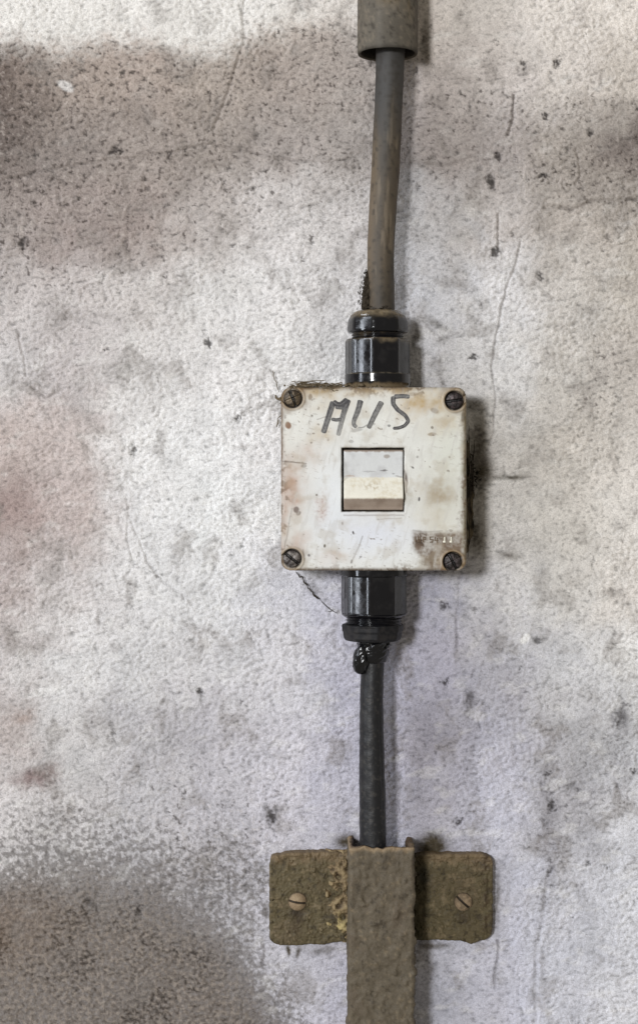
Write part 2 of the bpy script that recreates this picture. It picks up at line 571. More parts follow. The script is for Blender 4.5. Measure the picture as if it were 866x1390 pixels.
    # grime around the box, glands and bracket; cast shade painted right of box, cables, pipe
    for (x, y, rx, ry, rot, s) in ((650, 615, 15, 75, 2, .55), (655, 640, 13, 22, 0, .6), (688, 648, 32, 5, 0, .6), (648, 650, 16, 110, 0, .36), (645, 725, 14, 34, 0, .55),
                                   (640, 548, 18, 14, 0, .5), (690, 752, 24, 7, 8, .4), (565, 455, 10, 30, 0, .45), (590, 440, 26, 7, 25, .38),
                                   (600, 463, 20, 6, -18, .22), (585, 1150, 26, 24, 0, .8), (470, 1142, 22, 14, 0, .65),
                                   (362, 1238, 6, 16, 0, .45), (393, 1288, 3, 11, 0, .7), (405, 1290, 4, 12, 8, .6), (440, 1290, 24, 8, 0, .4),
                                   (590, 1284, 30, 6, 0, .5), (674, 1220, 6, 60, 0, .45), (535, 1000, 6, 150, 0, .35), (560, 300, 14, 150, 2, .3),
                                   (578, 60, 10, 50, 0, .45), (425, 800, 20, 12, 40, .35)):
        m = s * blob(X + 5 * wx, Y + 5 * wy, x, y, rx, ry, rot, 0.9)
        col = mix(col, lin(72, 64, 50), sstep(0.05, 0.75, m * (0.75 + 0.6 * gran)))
    # smudges of grey grime rubbed over the bare wash
    sm = fbm2(X + 20 * wx, (Y + 20 * wy) * 0.8, 48, 4, 291, 0.55)
    col = mix(col, lin(128, 121, 116), 0.42 * sstep(.12, .55, sm) * np.clip(1 + 1.5 * gz, .3, 1.6))
    sm2 = fbm2(X * .55 + Y * .2, Y, 20, 3, 292)
    col = mix(col, lin(236, 233, 229), 0.22 * sstep(.2, .6, sm2) * (1 - np.clip(dirt * 1.6, 0, .8)) * (1 - deep))
    # single dark specks and soot flecks
    flecks = [(160, 205, 9, 5, 30, .95), (153, 208, 6, 6, 0, .8), (30, 328, 11, 8, 0, .8), (345, 186, 13, 9, 20, .45), (230, 210, 5, 4, 0, .7),
              (422, 325, 4, 9, 5, .85), (283, 467, 5, 7, 0, .85), (278, 452, 3, 9, 10, .5), (180, 615, 8, 6, -40, .7), (328, 567, 9, 3, -25, .85),
              (143, 470, 2.5, 2.5, 0, .9), (272, 938, 5, 6, 0, .95), (271, 955, 3, 12, 0, .45), (152, 992, 3, 22, 0, .55), (162, 1000, 2, 20, 0, .35),
              (370, 1110, 10, 12, 30, .85), (362, 1098, 10, 6, 30, .5), (188, 1238, 4, 12, 5, .95), (123, 1226, 18, 8, 25, .55), (170, 1218, 14, 4, -18, .5),
              (315, 1150, 20, 10, 0, .35), (143, 1065, 4, 10, 0, .5), (178, 765, 4, 20, 0, .3), (180, 825, 3, 6, 0, .5), (220, 784, 4, 4, 0, .6),
              (676, 212, 5, 9, 5, .95), (671, 245, 7, 12, -15, .95), (738, 242, 9, 5, 25, .95), (757, 86, 5, 8, 20, .9), (751, 100, 5, 3, -40, .6),
              (713, 87, 4, 7, -10, .9), (673, 56, 3, 4, -30, .8), (740, 155, 4, 7, -20, .9), (801, 178, 5, 9, -20, .8), (774, 200, 8, 5, 0, .6),
              (586, 208, 4, 8, 0, .5), (640, 145, 3, 12, -15, .6), (676, 346, 7, 9, 20, .95), (697, 316, 5, 7, 0, .6), (737, 372, 7, 6, 20, .85),
              (822, 320, 6, 6, 0, .6), (655, 420, 4, 7, 25, .6), (639, 487, 3, 7, -5, .85), (593, 394, 3, 3, 0, .7), (640, 395, 7, 5, 20, .5),
              (610, 348, 4, 3, 0, .5), (605, 828, 5, 5, 0, .8), (617, 802, 3, 5, 0, .6), (644, 826, 5, 4, 0, .6), (658, 720, 6, 10, 0, .4),
              (598, 928, 4, 4, 0, .85), (640, 948, 8, 18, 5, .6), (655, 952, 10, 3, 10, .5), (623, 1116, 10, 4, 5, .8), (612, 1140, 8, 4, 20, .4),
              (746, 1052, 4, 4, 0, .9), (748, 1094, 8, 10, 0, .8), (742, 1118, 8, 10, 0, .55), (775, 1064, 11, 9, 20, .5), (859, 1047, 6, 4, 0, .95),
              (840, 970, 14, 22, 0, .6), (745, 1184, 4, 6, 0, .7), (800, 1173, 5, 4, 0, .7), (826, 1176, 3, 3, 0, .7), (768, 1140, 8, 5, 20, .4),
              (803, 760, 4, 10, 10, .55), (798, 806, 3, 3, 0, .7), (773, 625, 5, 12, 0, .3), (730, 870, 10, 6, -30, .6), (412, 110, 5, 6, 0, .4)]
    rng = random.Random(5)
    for k in range(330):
        x, y = rng.uniform(0, 866), rng.uniform(0, 1390)
        if rng.random() < 0.45:
            y = rng.uniform(60, 430)
        flecks.append((x, y, rng.uniform(.8, 2.6), rng.uniform(.8, 2.6), rng.uniform(-60, 60), rng.uniform(.25, .75)))
    fm = np.zeros_like(X)
    for (x, y, rx, ry, rot, s) in flecks:
        i0, i1 = np.searchsorted(ys, [y - 60, y + 60]); j0, j1 = np.searchsorted(xs, [x - 60, x + 60])
        sub = (slice(i0, i1), slice(j0, j1))
        b = s * blob(X[sub] + 9 * wx[sub] + 5.5 * speck[sub], Y[sub] + 9 * wy[sub] + 5.5 * g2[sub], x, y, rx, ry, rot, 1.0)
        fm[sub] = np.maximum(fm[sub], b)
    col = mix(col, lin(46, 41, 39), sstep(0.08, 0.85, fm) * 0.88)
    # hairline cracks
    CR = np.zeros_like(X)
    cr = [([(-20, 250), (40, 236), (80, 228), (160, 216), (228, 209), (290, 194), (330, 203), (380, 214), (430, 222), (475, 215)], 1.3, .42),
          ([(330, 0), (331, 50), (322, 90), (305, 140), (290, 175)], 1.5, .45),
          ([(705, 330), (698, 360), (688, 382), (682, 410), (678, 440), (669, 470), (667, 500), (672, 545), (669, 590), (661, 612)], 1.1, .62),
          ([(695, 128), (694, 160), (690, 184)], 1.1, .95), ([(676, 290), (676, 340)], 0.9, .7), ([(783, 200), (784, 240), (778, 250)], 1.0, .4),
          ([(574, 438), (588, 451), (602, 461), (622, 452)], 1.2, .38), ([(602, 461), (585, 470), (572, 485)], 1.1, .28),
          ([(625, 776), (624, 800), (620, 840), (618, 880)], 1.2, .60),
          ([(172, 680), (176, 705), (192, 735), (200, 762), (215, 782), (240, 805), (262, 820)], 1.3, .40),
          ([(174, 700), (172, 730), (180, 760)], 1.0, .35),
          ([(674, 1276), (675, 1300), (672, 1340)], 1.4, .6), ([(693, 1055), (725, 1062)], 1.2, .45),
          ([(866, 270), (800, 272), (775, 283), (740, 280)], 1.8, .55), ([(560, 222), (610, 222), (640, 212)], 1.8, .35),
          ([(25, 450), (30, 475), (36, 510)], 1.5, .5), ([(45, 525), (62, 540), (85, 530)], 1.6, .45),
          ([(745, 1180), (738, 1240), (728, 1300), (726, 1390)], 2.2, .30)]
    for pts, w, s in cr:
        a = np.array(pts)
        i0, i1 = np.searchsorted(ys, [a[:, 1].min() - 20, a[:, 1].max() + 20])
        j0, j1 = np.searchsorted(xs, [a[:, 0].min() - 20, a[:, 0].max() + 20])
        sub = (slice(i0, i1), slice(j0, j1))
        d = seg_dist(X[sub] + 4 * wx[sub] + 1.5 * speck[sub], Y[sub] + 4 * wy[sub] + 1.5 * g2[sub], pts)
        CR[sub] = np.maximum(CR[sub], s * (1 - sstep(w * .3, w * 2.2, d)))
        MASKS['crack'] = CR
        col[sub] = mix(col[sub], lin(78, 70, 65), 0.8 * s * (1 - sstep(w * 0.5, w * 1.7, d)) * np.clip(0.75 + 1.3 * n_mid[sub] + .5 * speck[sub], 0.1, 1))
    MASKS['fleck'] = fm
    # a few chips of fresh white
    for (x, y, rx, ry, rot, s) in ((715, 868, 6, 9, 20, .9), (90, 115, 12, 7, 30, .5), (503, 519, 1, 1, 0, 0), (455, 516, 10, 6, 0, .6), (62, 940, 30, 6, -10, .4)):
        if s:
            col = mix(col, lin(236, 234, 232), s * sstep(.2, .6, blob(X + 5 * wx, Y + 5 * wy, x, y, rx, ry, rot)))
    # grain: grime in the pits, with relief shade painted into the colour
    pit = np.clip(-g1 - 0.02, 0, 1) * (0.72 + 0.5 * np.clip(dirt + 0.25 + 0.5 * n_mid, 0, 1))
    col = col * (1 - 0.85 * np.clip(pit, 0, 0.8))[..., None]
    return np.clip(col, 0.01, 0.82)


MASKS = {}
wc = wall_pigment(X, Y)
relief = relief - 4.0 * MASKS['crack'] - 2.2 * sstep(.2, .8, MASKS['fleck'])
G = Geo()
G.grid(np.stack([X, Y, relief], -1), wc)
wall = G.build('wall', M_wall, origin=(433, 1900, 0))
tag(wall, 'rough whitewashed plaster wall with brown soot stains and hairline cracks', None, None, 'structure')

# ================================================================== CONDUIT PIPE
PD = 46.0                                  # axis of the conduit and the glands
pu, pv = U(526, 72, PD)
R_P = 41.0 * (1 - PD / CD)
pe = pv + 2.0


def pipe_col(Uu, V, D, TH=None):
    n = noise3(Uu, V * 0.35, D, 22, 4, 5)
    c = np.ones(Uu.shape + (3,)) * lin(92, 86, 77)
    c = c * (1 + 0.26 * n)[..., None]
    n2 = noise3(Uu, V, D, 4.5, 3, 6)
    c = mix(c, lin(122, 112, 98), 0.5 * sstep(.15, .6, n2 + .4 * n))
    c = mix(c, lin(48, 43, 37), 0.6 * sstep(.3, .65, -n2 + .3 * n))
    c = mix(c, lin(112, 96, 70), 0.7 * sstep(0.05, 0.5, n) * sstep(60, 0, V))
    c = mix(c, lin(60, 56, 50), sstep(6, 0, pe - V + 3 * n) * 0.8)
    c = mix(c, lin(110, 105, 98), 0.35 * np.exp(-((Uu - (pu - 12)) / 4) ** 2))  # pale upright highlight painted left of the axis
    return c


yy = np.concatenate([np.arange(-420, -30, 15), np.arange(-30, pe - 3, 2.0), [pe - 2.6, pe - 1.2, pe - 0.3, pe]])


def pipe_r(TH, V):
    e = np.clip((V - (pe - 2.6)) / 2.6, 0, 1)
    return R_P - 1.6 * e * e + 0.5 * noise3(np.sin(TH) * 3, V / 30, np.cos(TH) * 3, 1.0, 2, 8)


G = lathe(pu, PD, yy, pipe_r, pipe_col, 128, cap_top=True, cap_bot=False)
# bore: rim edge and the inside wall
yin = np.array([pe, pe - 1.5, pe - 8, pe - 20, pe - 60, pe - 140, -400.0])


def bore_r(TH, V):
    return np.where(V > pe - 0.1, R_P - 1.6, np.where(V > pe - 2, R_P - 4.5, R_P - 5.0)) + 0.25 * np.sin(5 * TH)


def bore_col(Uu, V, D, TH=None):
    return mix(np.ones(Uu.shape + (3,)) * lin(52, 48, 43), lin(120, 110, 95), 0.5 * sstep(pe - 3, pe, V))


lathe(pu, PD, yin, bore_r, bore_col, 128, G=G, cap_top=False, cap_bot=True)
pipe = sharp(G.build('conduit_pipe', M_pipe, origin=(pu, pe, PD)), 50)
tag(pipe, 'grey brown plastic conduit pipe coming down from the top edge', 'pipe')

# ================================================================== CABLES
def curve(pts):
    p = np.array(pts, float)

    def f(k):
        def g(V):
            # smooth interpolation (pchip-like by dense smoothing)
            yv = np.linspace(p[0, 1], p[-1, 1], 400)
            xv = np.interp(yv, p[:, 1], p[:, k])
            ker = np.hanning(61); ker /= ker.sum()
            xp = np.concatenate([np.full(30, xv[0]) + (np.arange(-30, 0) * (xv[1] - xv[0])), xv, np.full(30, xv[-1]) + np.arange(1, 31) * (xv[-1] - xv[-2])])
            return np.interp(V, yv, np.convolve(xp, ker, 'valid'))
        return g
    return f


CDP = 46.0
ku = lambda s, d=CDP: U(s[0], s[1], d)
up_pts = [ku(p) for p in [(530.5, -40), (529.5, 70), (528.5, 110), (526, 170), (523, 230), (519, 295), (516, 350), (516.5, 385), (518, 432)]]
up_u = curve(up_pts)(0)


def upc_col(Uu, V, D, TH):
    n = noise3(Uu, V * 0.3, D, 14, 4, 21)
    n2 = noise3(Uu, V, D, 5, 2, 22)
    c = np.ones(Uu.shape + (3,)) * lin(62, 60, 58)
    dust = sstep(120, 260, V + 50 * n)
    c = mix(c, lin(86, 75, 61), 0.9 * dust * (0.75 + 0.4 * n))
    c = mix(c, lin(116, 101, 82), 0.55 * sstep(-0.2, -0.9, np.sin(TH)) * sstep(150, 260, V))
    c = mix(c, lin(58, 52, 44), 0.6 * sstep(350, 420, V + 30 * n2))
    c = mix(c, lin(48, 44, 39), 0.55 * sstep(0.1, 0.6, n2 + .3 * n))
    n3 = noise3(Uu, V * .12, D, 4, 2, 23)
    c = mix(c, lin(130, 117, 100), 0.4 * sstep(.25, .7, n3) * dust)
    return np.clip(c, .01, 1)


yc = np.arange(-40, ku((0, 432))[1], 2.0)
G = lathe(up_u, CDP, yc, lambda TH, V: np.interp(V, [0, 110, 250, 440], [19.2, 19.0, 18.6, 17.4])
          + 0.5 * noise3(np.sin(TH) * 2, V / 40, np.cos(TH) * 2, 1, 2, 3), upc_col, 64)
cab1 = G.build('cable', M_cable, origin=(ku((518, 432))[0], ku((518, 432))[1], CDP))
tag(cab1, 'dusty brown grey cable running from the conduit pipe down into the switch box', 'cable', 'cables wired to the switch box')

LD = 46.0
lo_pts = [U(x, y, LD) for x, y in [(507, 862), (506.5, 890), (505, 920), (504, 960), (504.5, 1010), (505, 1060), (505.8, 1110), (506, 1150), (506, 1260)]]
lo_u = curve(lo_pts)(0)


def loc_col(Uu, V, D, TH):
    n = noise3(Uu, V * 0.5, D, 8, 4, 25)
    c = np.ones(Uu.shape + (3,)) * lin(30, 30, 32)
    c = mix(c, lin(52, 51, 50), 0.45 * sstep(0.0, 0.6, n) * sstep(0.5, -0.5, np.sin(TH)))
    c = mix(c, lin(26, 26, 27), 0.9 * np.exp(-((np.sin(TH) - 0.72 - 0.05 * np.sin(V / 40)) / 0.035) ** 2) * sstep(945, 975, V) * sstep(1125, 1090, V))
    c = mix(c, lin(76, 72, 68), 0.35 * sstep(0.25, 0.6, noise3(Uu, V, D, 3.5, 2, 26)))
    return np.clip(c, .008, 1)


yl = np.arange(lo_pts[0][1], lo_pts[-1][1], 1.6)


def loc_r(TH, V):
    r = np.interp(V, [860, 900, 960, 1060, 1150, 1300], [15.2, 15.2, 15.6, 17.4, 17.8, 17.8])
    r = r - 0.9 * np.exp(-((np.sin(TH) - 0.72 - 0.05 * np.sin(V / 40)) / 0.05) ** 2) * sstep(945, 975, V) * sstep(1125, 1090, V)
    return r + 0.5 * noise3(np.sin(TH) * 15, V, np.cos(TH) * 15, 9, 2, 4)


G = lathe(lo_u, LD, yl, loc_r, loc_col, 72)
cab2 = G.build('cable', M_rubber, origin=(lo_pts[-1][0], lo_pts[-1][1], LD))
tag(cab2, 'black rubber cable running from the switch box down into the brown steel bracket', 'cable', 'cables wired to the switch box')

# shiny tar squeezed out under the lower gland
G = Geo()
ty0, ty1 = U(0, 868, LD)[1], U(0, 899, LD)[1]
tyy = np.linspace(ty0, ty1, 40)


def tar_r(TH, V):
    f = (V - ty0) / (ty1 - ty0)
    env = 15.8 + 8.0 * np.sqrt(np.clip(1 - f ** 2.2, 0, 1)) * (0.78 + 0.22 * np.cos(TH + 0.5))
    n = noise3(np.sin(TH) * 20, V * 1.6 + np.sin(TH) * 16, np.cos(TH) * 20, 6.5, 2, 61)
    return env + 4.2 * n * np.clip(1 - f, 0.15, 1)


lathe(lo_u, LD, tyy, tar_r, lambda a, b, c, t: np.ones(a.shape + (3,)) * 0.006, 72, G=G)
tu, tv = U(491.5, 893, 60)
a_ = np.linspace(0, np.pi, 30)
tyy2 = tv - 22 * np.cos(a_)
lathe(lambda V: tu + (V - tv) * -0.10 + 2.0 * np.sin(V / 9), 60.0, tyy2,
      lambda TH, V: np.clip(10.5 * np.sqrt(np.clip(1 - ((V - tv) / 22.0) ** 2, 0, 1)) * (1 + 0.12 * (V - tv) / 22)
                            + 3.4 * noise3(np.sin(TH) * 10, V * 0.8 + 6 * np.sin(TH), np.cos(TH) * 10, 6, 2, 63) * np.sqrt(np.clip(1 - ((V - tv) / 22.0) ** 2, 0, 1)), 0.05, 30),
      lambda a, b, c, t: np.ones(a.shape + (3,)) * 0.006, 40, G=G)
G.build('sealing_compound', M_tar, cab2)

# ================================================================== SWITCH BOX
LDP = 100.0                                 # front of the cover
bx0, by0 = U(381.5, 525.5, LDP)
bx1, by1 = U(633.0, 774.8, LDP)
bcu, bcv, bhx, bhy = (bx0 + bx1) / 2, (by0 + by1) / 2, (bx1 - bx0) / 2, (by1 - by0) / 2
box = thing('switch_box', (bcu, by1, 0), 'square white plastic switch box with AUS written in marker and a rocker switch', 'switch box')

sc_pos = [U(397.5, 540.5, LDP), U(617.0, 543.5, LDP), U(396.5, 758.5, LDP), U(614.5, 762.5, LDP)]
hx0, hy0 = U(464.0, 608.0, LDP)
hx1, hy1 = U(548.5, 694.5, LDP)


def lid_height(Uu, V):
    h = 0.35 * fbm2(Uu, V, 120, 2, 401) + 0.07 * fbm2(Uu, V, 9, 2, 402)
    for (x, y) in sc_pos:
        d = np.hypot(Uu - x, V - y)
        h = h + 0.9 * sstep(17.0, 15.5, d) * sstep(12.4, 14.0, d) - 9.0 * sstep(13.4, 12.3, d)
    wob = 0.35 * fbm2(Uu, V, 14, 2, 405)
    dx = np.maximum(hx0 - Uu, Uu - hx1) + wob
    dy = np.maximum(hy0 - V, V - hy1) + wob
    dist = np.maximum(dx, dy)
    h = h - 1.0 * sstep(1.6, 0.2, dist) - 38.0 * sstep(0.3, -0.9, dist)
    # nick in the right rim of the opening
    m = blob(Uu, V, hx1 + 2, hy0 + 0.52 * (hy1 - hy0), 3.0, 7, 0, 0.7)
    return h - 4.0 * m * (dist > 0)


def S2(Uu, V, d=LDP):
    k = 1 - d / CD
    return CU - (CU - Uu) / k, CV - (CV - V) / k


def lid_col(Uu, V, D):
    X, Y = S2(Uu, V)                         # read off where marks sit on the cover
    wx, wy = fbm2(X, Y, 26, 3, 411), fbm2(X, Y, 26, 3, 412)
    Xw, Yw = X + 9 * wx, Y + 9 * wy
    n1, n2, n3 = fbm2(X, Y, 90, 3, 421), fbm2(X, Y, 18, 3, 422), fbm2(X, Y, 4, 3, 423)
    c = np.ones(X.shape + (3,)) * lin(214, 213, 207)
    c = c * (1 + 0.07 * n1 + 0.05 * n2)[..., None]
    c = mix(c, lin(219, 222, 226), 0.75 * np.maximum(blob(Xw, Yw, 452, 690, 42, 90), blob(Xw, Yw, 505, 735, 60, 34)))
    c = mix(c, lin(208, 210, 222), 0.5 * blob(Xw, Yw, 505, 722, 60, 26))
    c = mix(c, lin(200, 201, 186), 0.5 * blob(Xw, Yw, 608, 620, 30, 110))
    # yellow brown ageing
    tan = lin(176, 152, 112)
    m = np.maximum.reduce([0.95 * blob(Xw, Yw, 420, 531, 60, 11), 0.8 * blob(Xw, Yw, 520, 530, 90, 10), .9 * blob(Xw, Yw, 575, 545, 42, 20),
                           .50 * blob(Xw, Yw, 600, 575, 26, 16), .55 * blob(Xw, Yw, 440, 590, 24, 14), .35 * blob(Xw, Yw, 450, 550, 40, 20)])
    c = mix(c, tan, 1.05 * m * np.clip(0.8 + 0.7 * n2, 0, 1.3))
    pk = lin(176, 146, 128)
    m = np.maximum.reduce([.85 * blob(Xw, Yw, 394, 660, 20, 46), .50 * blob(Xw, Yw, 410, 620, 26, 18), .60 * blob(Xw, Yw, 405, 735, 18, 18),
                           .45 * blob(Xw, Yw, 436, 692, 10, 20), .35 * blob(Xw, Yw, 455, 757, 26, 10), .75 * blob(Xw, Yw, 386, 690, 8, 90)])
    c = mix(c, pk, 1.15 * m * np.clip(0.8 + 0.6 * n2, 0, 1.3))
    c = mix(c, lin(150, 118, 108), 0.5 * blob(X, Y, 436, 690, 9, 20) * sstep(0.05, 0.35, n3))
    c = mix(c, lin(150, 132, 104), 0.85 * blob(Xw, Yw, 597, 668, 26, 22) * np.clip(0.75 + 0.8 * n2, 0, 1))
    c = mix(c, lin(182, 168, 138), 0.35 * blob(Xw, Yw, 590, 705, 26, 20))
    # brown grime over the moulded rating marks, bottom right
    dx, dy = np.maximum(560 - Xw * .4 - X * .6, X - 628), np.maximum(723 - Yw * .5 - Y * .5, Y - 772)
    low = 1 - sstep(-3, 5, np.maximum(dx, dy) + 3 * n2)
    diag = sstep(8, -6, (Y - 750) - (X - 566) * 1.1 + 4 * n2)
    br = low * diag * np.clip(0.80 + 0.5 * n2 + .25 * n3, 0, 1)
    br = np.maximum(br, 0.85 * blob(Xw, Yw, 604, 752, 22, 15))
    c = mix(c, lin(104, 84, 66), 0.95 * br)
    c = mix(c, lin(66, 52, 42), 0.85 * low * blob(Xw, Yw, 575, 731, 20, 8) * sstep(-.25, .3, n3 + n2))
    c = mix(c, lin(84, 66, 52), 0.75 * low * blob(Xw, Yw, 592, 760, 22, 12) * sstep(-.2, .4, n3 + n2))
    c = mix(c, lin(92, 76, 60), 0.7 * blob(Xw, Yw, 572, 768, 6, 6))
    # dirt along the rims and around the screws, darker inside the screw wells
    ex = np.minimum.reduce([X - 381.5, 633 - X, Y - 525.5, 774.8 - Y])
    rim = sstep(6, 0.5, ex + 2.0 * n2)
    c = mix(c, lin(98, 78, 58), 0.9 * rim * np.clip(0.7 + 0.9 * n1, 0.2, 1))
    c = mix(c, lin(112, 102, 76), 0.75 * sstep(10, 2, 633 - X + 2 * n2))
    c = mix(c, lin(84, 68, 52), 0.7 * sstep(5, 1, Y - 525.5 + 3 * n2) * np.clip(.5 + n1 + n2, 0, 1))
    c = mix(c, lin(90, 84, 84), 0.6 * sstep(4, 0, 774.8 - Y + 1.5 * n2) * np.clip(.6 + n1 + n2, 0, 1))
    for (x, y), s in zip(((397.5, 540.5), (617, 543.5), (396.5, 758.5), (614.5, 762.5)), (.9, .75, .6, .9)):
        d = np.hypot(X - x, Y - y)
        c = mix(c, lin(120, 96, 70), 0.85 * s * sstep(25, 12, d + 8 * n2))
        c = mix(c, lin(40, 33, 28), 0.9 * sstep(13.8, 12.6, d))
        c = mix(c, lin(150, 130, 100), 0.45 * sstep(17.5, 15.5, d) * sstep(13.2, 14.5, d))
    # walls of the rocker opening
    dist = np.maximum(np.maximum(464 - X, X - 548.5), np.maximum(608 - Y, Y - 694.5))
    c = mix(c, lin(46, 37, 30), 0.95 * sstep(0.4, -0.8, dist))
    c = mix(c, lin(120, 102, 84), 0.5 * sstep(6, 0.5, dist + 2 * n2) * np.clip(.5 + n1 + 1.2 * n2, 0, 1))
    c = mix(c, lin(128, 118, 116), 0.5 * np.exp(-((Y - 699.5 - n2) / 1.0) ** 2) * ((X > 466) & (X < 549)))
    c = mix(c, lin(96, 82, 78), 0.75 * blob(X, Y, 551.5, 650, 2.6, 8))
    # single marks
    for (x, y, rx, ry, rot, s, col) in ((390.8, 577, 4.5, 5, 0, .9, (120, 82, 52)), (401.5, 692, 4, 5, -20, .8, (96, 78, 70)), (405, 697, 3, 3, 0, .7, (96, 78, 70)),
                                        (590, 557, 7, 4, 20, .6, (120, 100, 78)), (586, 589, 7, 2.6, 0, .65, (132, 112, 86)), (586, 581, 2.5, 2, 0, .7, (96, 84, 70)),
                                        (441.5, 741, 1.6, 3, 10, .95, (48, 42, 40)), (479.5, 723, 1.4, 3, -10, .95, (48, 42, 40)), (419.5, 754, 2, 2, 0, .8, (96, 88, 88)),
                                        (490, 755, 2, 1.4, 0, .6, (100, 94, 94)), (430, 671, 1.6, 1.6, 0, .9, (60, 46, 40)), (568, 678, 1.8, 3.5, 10, .9, (66, 60, 58)),
                                        (560, 634, 2.4, 1.4, 35, .9, (62, 58, 54)), (566, 620, 2, 2, 0, .5, (90, 84, 78)), (424, 565, 1.8, 1.8, 0, .7, (82, 70, 60)),
                                        (421, 539, 3, 5, 0, .7, (110, 86, 60)), (477, 527, 4, 3, 0, .8, (86, 62, 44)), (413, 633, 5, 3, 0, .6, (92, 84, 80)),
                                        (477, 762, 2, 3, 0, .6, (90, 82, 80)), (612, 720, 3, 2, 0, .5, (110, 92, 72)), (628, 565, 3, 10, 0, .7, (76, 64, 50)),
                                        (629, 650, 2, 2, 0, .8, (230, 228, 220)), (560, 535, 8, 3, 0, .4, (120, 96, 66)), (476, 600, 4, 2.4, 0, .5, (120, 118, 116)),
                                        (484, 585, 9, 3, -8, .45, (118, 116, 114)), (507, 576, 3, 2, 0, .4, (120, 118, 116)), (527, 578, 2.4, 2, 0, .7, (84, 82, 82))):
        c = mix(c, lin(*col), s * sstep(.2, .6, blob(X + 2 * wx, Y + 2 * wy, x, y, rx, ry, rot)))
    for pts, w, s in (([(384, 626), (400, 628), (416, 629.5)], 1.0, .75), ([(492, 728), (484, 748), (476, 764)], .8, .45), ([(549, 640), (552, 655), (551, 668)], 1.2, .5),
                      ([(430, 570), (440, 566), (446, 565)], .6, .5), ([(386, 745), (392, 715), (396, 690)], .9, .35), ([(512, 705), (545, 703)], .8, .3),
                      ([(560, 720), (575, 722), (600, 720)], 1.0, .3), ([(640, 580), (629, 640), (629, 700)], 1.2, .4), ([(412, 746), (412, 760)], .9, .4)):
        d = seg_dist(X + 1.5 * wx, Y + 1.5 * wy, pts)
        c = mix(c, lin(92, 78, 68), s * (1 - sstep(w * .4, w * 1.6, d)))
    film = sstep(.05, .5, fbm2(X, Y, 34, 4, 441) + .35 * n2)
    c = mix(c, lin(168, 156, 136), 0.34 * film)
    smear = fbm2(X * 1.0 + Y * .25, Y * .22, 7, 3, 443)
    c = mix(c, lin(186, 182, 176), 0.35 * sstep(.15, .5, smear))
    scr = fbm2(X * .16 + Y * .5, Y - X * .35, 3.0, 2, 445)
    c = mix(c, lin(150, 142, 132), 0.35 * sstep(.48, .62, scr) * sstep(0, .3, n1 + .1))
    c = mix(c, lin(98, 78, 57), 0.72 * sstep(18, 1, ex + 9 * n2 + 10 * n1) * sstep(-.05, .35, n2 + .5 * n3))
    pins = sstep(0.55, 0.68, fbm2(X, Y, 6.5, 2, 433))
    c = mix(c, lin(110, 94, 80), 0.6 * pins * sstep(-.1, .4, n1 + n2))
    return np.clip(c, .01, .84)


G = plate(bcu, bcv, bhx, bhy, 13.0, 72.0, LDP, 321, 4.0, lid_height, lid_col, 5, 8)
cover = G.build('cover', M_lid, box)


def base_col(Uu, V, D):
    n = noise3(Uu, V, D, 16, 4, 71)
    n2 = noise3(Uu, V, D, 5, 2, 72)
    c = np.ones(Uu.shape + (3,)) * lin(140, 132, 110)
    c = mix(c, lin(84, 74, 56), sstep(-.35, .25, n))
    c = mix(c, lin(44, 38, 30), 0.9 * sstep(0.0, .5, n + 0.5 * n2 + 0.7 * np.exp(-((V - 645) / 30) ** 2)))
    return c


G = plate(bcu, bcv, bhx - 2.0, bhy - 2.0, 12.0, -3.0, 74.0, 41, 1.0, lambda a, b: a * 0, base_col, 2, 40,
          wobble=lambda a, b: (0.9 * fbm2(a, b, 20, 2, 77), 0.9 * fbm2(a, b, 20, 2, 78)))
G.build('enclosure', M_base, box)

# --- screws sunk in the corners of the cover
def screw_geo(r, dome, slot_w, slot_d, deg, seed, cols, cross=0.0):
    ca, sa = math.cos(math.radians(deg)), math.sin(math.radians(deg))

    def h(x, y):
        d = np.hypot(x, y) / r
        p, q = -sa * x + ca * y, ca * x + sa * y
        z = dome * (1 - d ** 2.4)
        z = z - slot_d * sstep(slot_w + .5, slot_w - .5, np.abs(p))
        if cross:
            z = z - slot_d * cross * sstep(slot_w + .4, slot_w - .6, np.abs(q))
        return z + 0.5 * fbm2(x, y, 6, 3, seed)

    def c(x, y, d):
        n = fbm2(x, y, 8, 3, seed + 5)
        p = -sa * x + ca * y
        k = np.ones(np.shape(x) + (3,)) * lin(*cols[0])
        k = mix(k, lin(*cols[1]), sstep(-.15, .35, n))
        k = mix(k, lin(*cols[2]), 0.9 * sstep(slot_w + .6, slot_w - .3, np.abs(p)))
        k = mix(k, lin(*cols[2]), 0.6 * sstep(r * .84, r, np.hypot(x, y)))
        return k
    return plate(0, 0, r, r, r - 0.02, -4, 0, 61, 1.2, h, c, 3, 3)


for (x, y), deg, cols, cross, sd in zip(sc_pos, (68, -8, 38, 62),
                                        (((66, 56, 44), (104, 90, 70), (22, 19, 16)), ((40, 34, 34), (74, 64, 64), (18, 15, 15)),
                                         ((66, 60, 58), (128, 122, 118), (20, 17, 16)), ((38, 32, 31), (78, 70, 70), (16, 13, 13))),
                                        (.5, 0, 0.25, 0.3), (501, 511, 521, 531)):
    G = screw_geo(11.2, 2.2, 1.5, 3.0, deg, sd, cols, cross)
    s_ob = G.build('screw', M_screw, None, origin=(0, 0, 0))
    loc = np.array(W(x, y, LDP - 5.2))
    s_ob.parent = box
    s_ob.location = loc - PLACE['switch_box']

